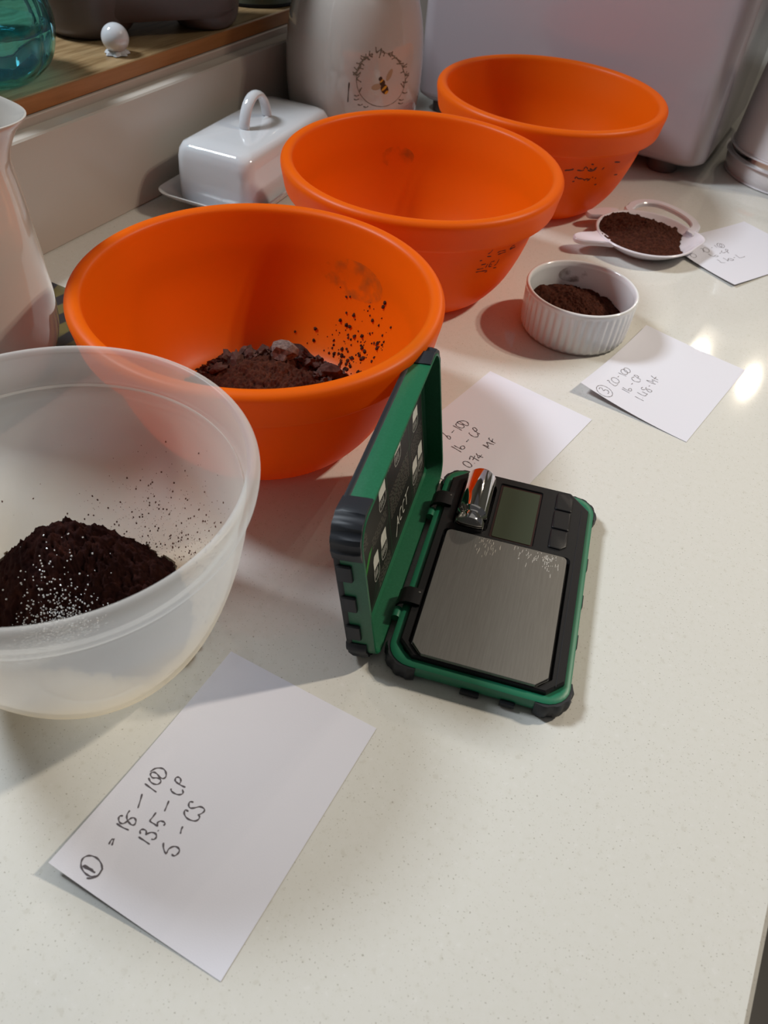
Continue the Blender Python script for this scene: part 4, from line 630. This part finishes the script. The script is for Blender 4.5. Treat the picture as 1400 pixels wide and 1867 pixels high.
# ================================================================ kettle
kt = thing('kettle', (-.025, 1.092, 0), 0, 'satin white kettle with a chrome band at the right edge', 'kettle')
ob('foot_ring', *lathe(smooth_prof([(0, .001), (.070, .001), (.074, .002), (.077, .008), (.0778, .015), (.0772, .0215), (.0755, .0225), (0, .0225)], 3), 96), M['kettle'], kt, auto=50)
ob('chrome_band', *lathe([(.0735, .0222), (.0768, .0226), (.0772, .0250), (.0766, .0322), (.0735, .0326)], 96), M['chrome'], kt, auto=40)
ob('body', *lathe(smooth_prof([(0, .030), (.0735, .030), (.0750, .0330), (.0750, .040), (.0725, .080), (.0680, .130), (.0620, .175), (.056, .200), (.052, .206), (0, .206)], 4), 96), M['kettle'], kt, auto=50)
ob('lid', *lathe(smooth_prof([(.051, .206), (.048, .212), (.030, .220), (.012, .223), (.009, .228), (.012, .236), (0, .240)], 3), 48), M['kettle'], kt)
ob('spout', *tube([(-.02, -.055, .15), (-.028, -.078, .18), (-.032, -.092, .205)], .012, 16, rf=lambda t: .015-.006*t), M['kettle'], kt)
ob('handle', *tube([(.020, .055, .195), (.028, .088, .20), (.034, .105, .17), (.032, .100, .11), (.024, .078, .075)], .008, 14), M['black'], kt)

# ================================================================ jug and tray on the left
ob_t = ob('tray', *join(loft([up(rr(-.548, -.405, .150, .4015, .006, 4), .0), up(rr(-.550, -.403, .148, .4035, .007, 4), .0035), up(rr(-.550, -.403, .148, .4035, .007, 4), .0045), up(rr(-.545, -.408, .153, .3985, .006, 4), .0028)])), M['tin'])
tag(ob_t, 'dark patterned tray under the cream jug', 'tray')
jg = thing('jug', (-.466, .286, .0032), 0, 'glossy cream ceramic jug at the left edge on the dark tray', 'jug')
def jf(a_, z, r):
    d = math.atan2(math.sin(a_-.62), math.cos(a_-.62)); k = max(0, (z-.140)/.036)
    return r+.014*math.exp(-(d/.42)**2)*k**1.6
JG = [(0, .002), (.036, .002), (.038, 0), (.043, .002), (.052, .012), (.0595, .030), (.0615, .048), (.0610, .068), (.0600, .090), (.0585, .115), (.0565, .138), (.0545, .155), (.0550, .168), (.0575, .1755), (.0570, .1775), (.0550, .175), (.052, .155), (.054, .138), (.057, .07), (.052, .025), (0, .012)]
ob('body', *lathe(smooth_prof(JG, 4), 128, jf), M['ceramic_warm'], jg)
ob('moulded_ridge', *tube([(.0597*math.cos(a_)*(1-.0016*i), .0597*math.sin(a_)*(1-.0016*i), .040+.0042*i) for i, a_ in enumerate([-.10-.075*k for k in range(16)])], .0016, 8), M['ceramic_warm'], jg)
ob('handle', *tube([(-.040, -.038, .150), (-.062, -.058, .156), (-.078, -.072, .130), (-.072, -.066, .085), (-.044, -.040, .055)], .007, 14), M['ceramic_warm'], jg)

# ================================================================ things on the ledge
ZL = .1175
bv = thing('glass_bottle', (-.640, .490, ZL), 0, 'turquoise ribbed glass bottle part filled with liquid, on the oak ledge', 'bottle')
def lobes(a_, z, r): return r*(1+.045*abs(math.cos(a_*6))*min(1, z/.01)) if z < .085 else r
GP = [(0, .0), (.034, .0), (.044, .006), (.053, .018), (.0575, .034), (.0560, .052), (.0480, .072), (.034, .090), (.020, .105), (.0135, .120), (.012, .150), (.013, .168), (.016, .172), (.014, .174), (.0105, .166), (.0098, .150), (.0112, .122), (.018, .103), (.032, .087), (.0458, .070), (.0538, .052), (.0553, .035), (.051, .019), (.042, .008), (.033, .004), (0, .004)]
ob('glass', *lathe(smooth_prof(GP, 3), 144, lobes), M['blueglass'], bv)
ob('liquid', *lathe([(0, .0045), (.033, .0048), (.0415, .0088), (.0505, .0195), (.0545, .034), (.0545, .0385), (0, .0385)], 144, lobes), M['liquid'], bv, auto=40)
pt = thing('planter', (-.643, .690, ZL), math.radians(-33), 'taupe trough planter with rounded feet standing on the oak ledge', 'planter')
ob('trough', *loft([up(rr(-.038, .038, -.080, .080, .026, 8), .014), up(rr(-.042, .042, -.088, .088, .030, 8), .020), up(rr(-.048, .048, -.100, .100, .032, 8), .06), up(rr(-.052, .052, -.104, .104, .034, 8), .14), up(rr(-.050, .050, -.102, .102, .033, 8), .142), up(rr(-.046, .046, -.098, .098, .03, 8), .138), up(rr(-.042, .042, -.09, .09, .03, 8), .06)]), M['taupe'], pt)
for y, k in ((-.057, 1.13), (.060, .88)): ob('foot', *moved(lathe(smooth_prof([(0, 0), (.026*k, 0), (.033*k, .003), (.038*k, .010), (.0405*k, .025), (.0405*k, .045), (0, .045)], 3), 48), Vector((.0, y, 0))), M['taupe'], pt)
sb = thing('ornament', (-.6045, .604, ZL), 0, 'small white ceramic ball ornament with a frilled foot on the oak ledge', 'ornament')
ob('ball', *moved(lathe([(.0124*math.sin(PI*i/24), -.0122*math.cos(PI*i/24)) for i in range(25)], 40), Vector((0, 0, .0138))), M['ceramic'], sb)
ob('frilled_foot', *lathe([(0, .0), (.0085, 0), (.0105, .0008), (.0092, .003), (.006, .005), (0, .005)], 48, lambda a_, z, r: r*(1+.14*math.cos(7*a_)) if r > .008 else r), M['ceramic'], sb)
dg = thing('glass_jar', (-.640, .868, ZL), 0, 'dark green glass jar base on the oak ledge beside the planter', 'jar')
ob('body', *lathe(smooth_prof([(0, .002), (.046, .002), (.052, .004), (.054, .012), (.054, .10), (.050, .115), (.050, .125), (.048, .125), (.048, .112), (.051, .10), (.051, .01), (0, .006)], 3), 80), M['dark_glass'], dg)
ob('rubber_base', *lathe([(0, 0), (.051, 0), (.0545, .0012), (.0545, .0035), (0, .0035)], 80), M['black'], dg)

# ================================================================ prints on curved surfaces
def wrap(strokes, prof, wd, off=.00015, f=None):
    P = []
    for s in strokes:
        rm = interp(prof, s[0][1])
        P.append(ribbon([(a_*rm, z) for a_, z in s], wd, lambda x, z, rm=rm: ((interp(prof, z)+off)*math.cos(x/rm), (interp(prof, z)+off)*math.sin(x/rm), z)))
    return join(*P)
JO = smooth_prof(JP[2:13], 4); BOS = smooth_prof(BO, 4)
ob('wreath_print', *join(wrap(PRINTS['j_line'], JO, .0007), wrap(PRINTS['j_leaf'], JO, .0014)), M['leaf_print'], jr, smooth=False)
BA, BZ = BEE
def wrapfill(pts, prof, off):
    rm = interp(prof, BZ); V = []
    for x, z in pts: r = interp(prof, BZ+z)+off; V.append((r*math.cos(BA+x/rm), r*math.sin(BA+x/rm), BZ+z))
    return V, [list(range(len(V)))]
def oval(cx, cz, a_, b_, rot, n=18):
    c_, s_ = math.cos(rot), math.sin(rot); return [(cx+a_*math.cos(t)*c_-b_*math.sin(t)*s_, cz+a_*math.cos(t)*s_+b_*math.sin(t)*c_) for t in [2*PI*i/n for i in range(n)]]
def bee(name, pts, ma, off): return ob(name, *wrapfill(pts, JO, off), M[ma], jr, smooth=False)
T_ = -.9
bee('bee_wing', oval(-.0078, -.0020, .0060, .0030, .15), 'bee_wing', .00012); bee('bee_wing', oval(.0060, .0085, .0062, .0026, 1.05), 'bee_wing', .00012)
bee('bee_abdomen', oval(.0012, -.0046, .0056, .0040, T_), 'bee_black', .00020); bee('bee_thorax', oval(-.0018, .0016, .0032, .0030, T_), 'bee_black', .00022)
bee('bee_band', oval(.0008, -.0036, .0013, .0038, T_), 'bee_gold', .00030); bee('bee_tail', oval(.0036, -.0080, .0014, .0022, T_), 'bee_gold', .00030)
bee('bee_collar', oval(-.0030, .0034, .0009, .0024, T_), 'bee_gold', .00030); bee('bee_head', oval(-.0042, .0056, .0019, .0021, T_), 'bee_black', .00024)
ob('print_stroke', *wrap(PRINTS['j_black'][5:6], JO, .0016, .0002), M['bee_black'], jr, smooth=False)
ob('worn_print', *wrap(PRINTS['b2'], BOS, .0011), M['orange_worn'], bowl2, smooth=False)
ob('worn_print', *wrap(PRINTS['b3'], BOS, .0015), M['orange_worn'], bowl3, smooth=False)
# smudges inside the bowls and the ramekin
def patch(name, prof, a0, a1, z0, z1, ma, parent, off=-.0003, n=14):
    V = []; F = []
    for j in range(n+1):
        for i in range(n+1):
            u, v = i/n*2-1, j/n*2-1; k = math.sqrt(max(0, 1-.5*v*v)); kk = math.sqrt(max(0, 1-.5*u*u))
            a_ = (a0+a1)/2+(a1-a0)/2*u*k; z = (z0+z1)/2+(z1-z0)/2*v*kk; r = interp(prof, z)+off; V.append((r*math.cos(a_), r*math.sin(a_), z))
    for j in range(n):
        for i in range(n): q = j*(n+1)+i; F.append([q, q+1, q+n+2, q+n+1])
    return ob(name, V, F, ma, parent)
patch('smudge', RIN, 1.75, 2.35, .020, .034, M['cocoa_smudge'], rk, -.0002)
patch('faded_print', OIN, 1.15, 1.72, .056, .082, M['faded_green_print'], bowl1)
patch('faded_print', OIN, 2.10, 2.42, .060, .078, M['faded_green_print'], bowl2)
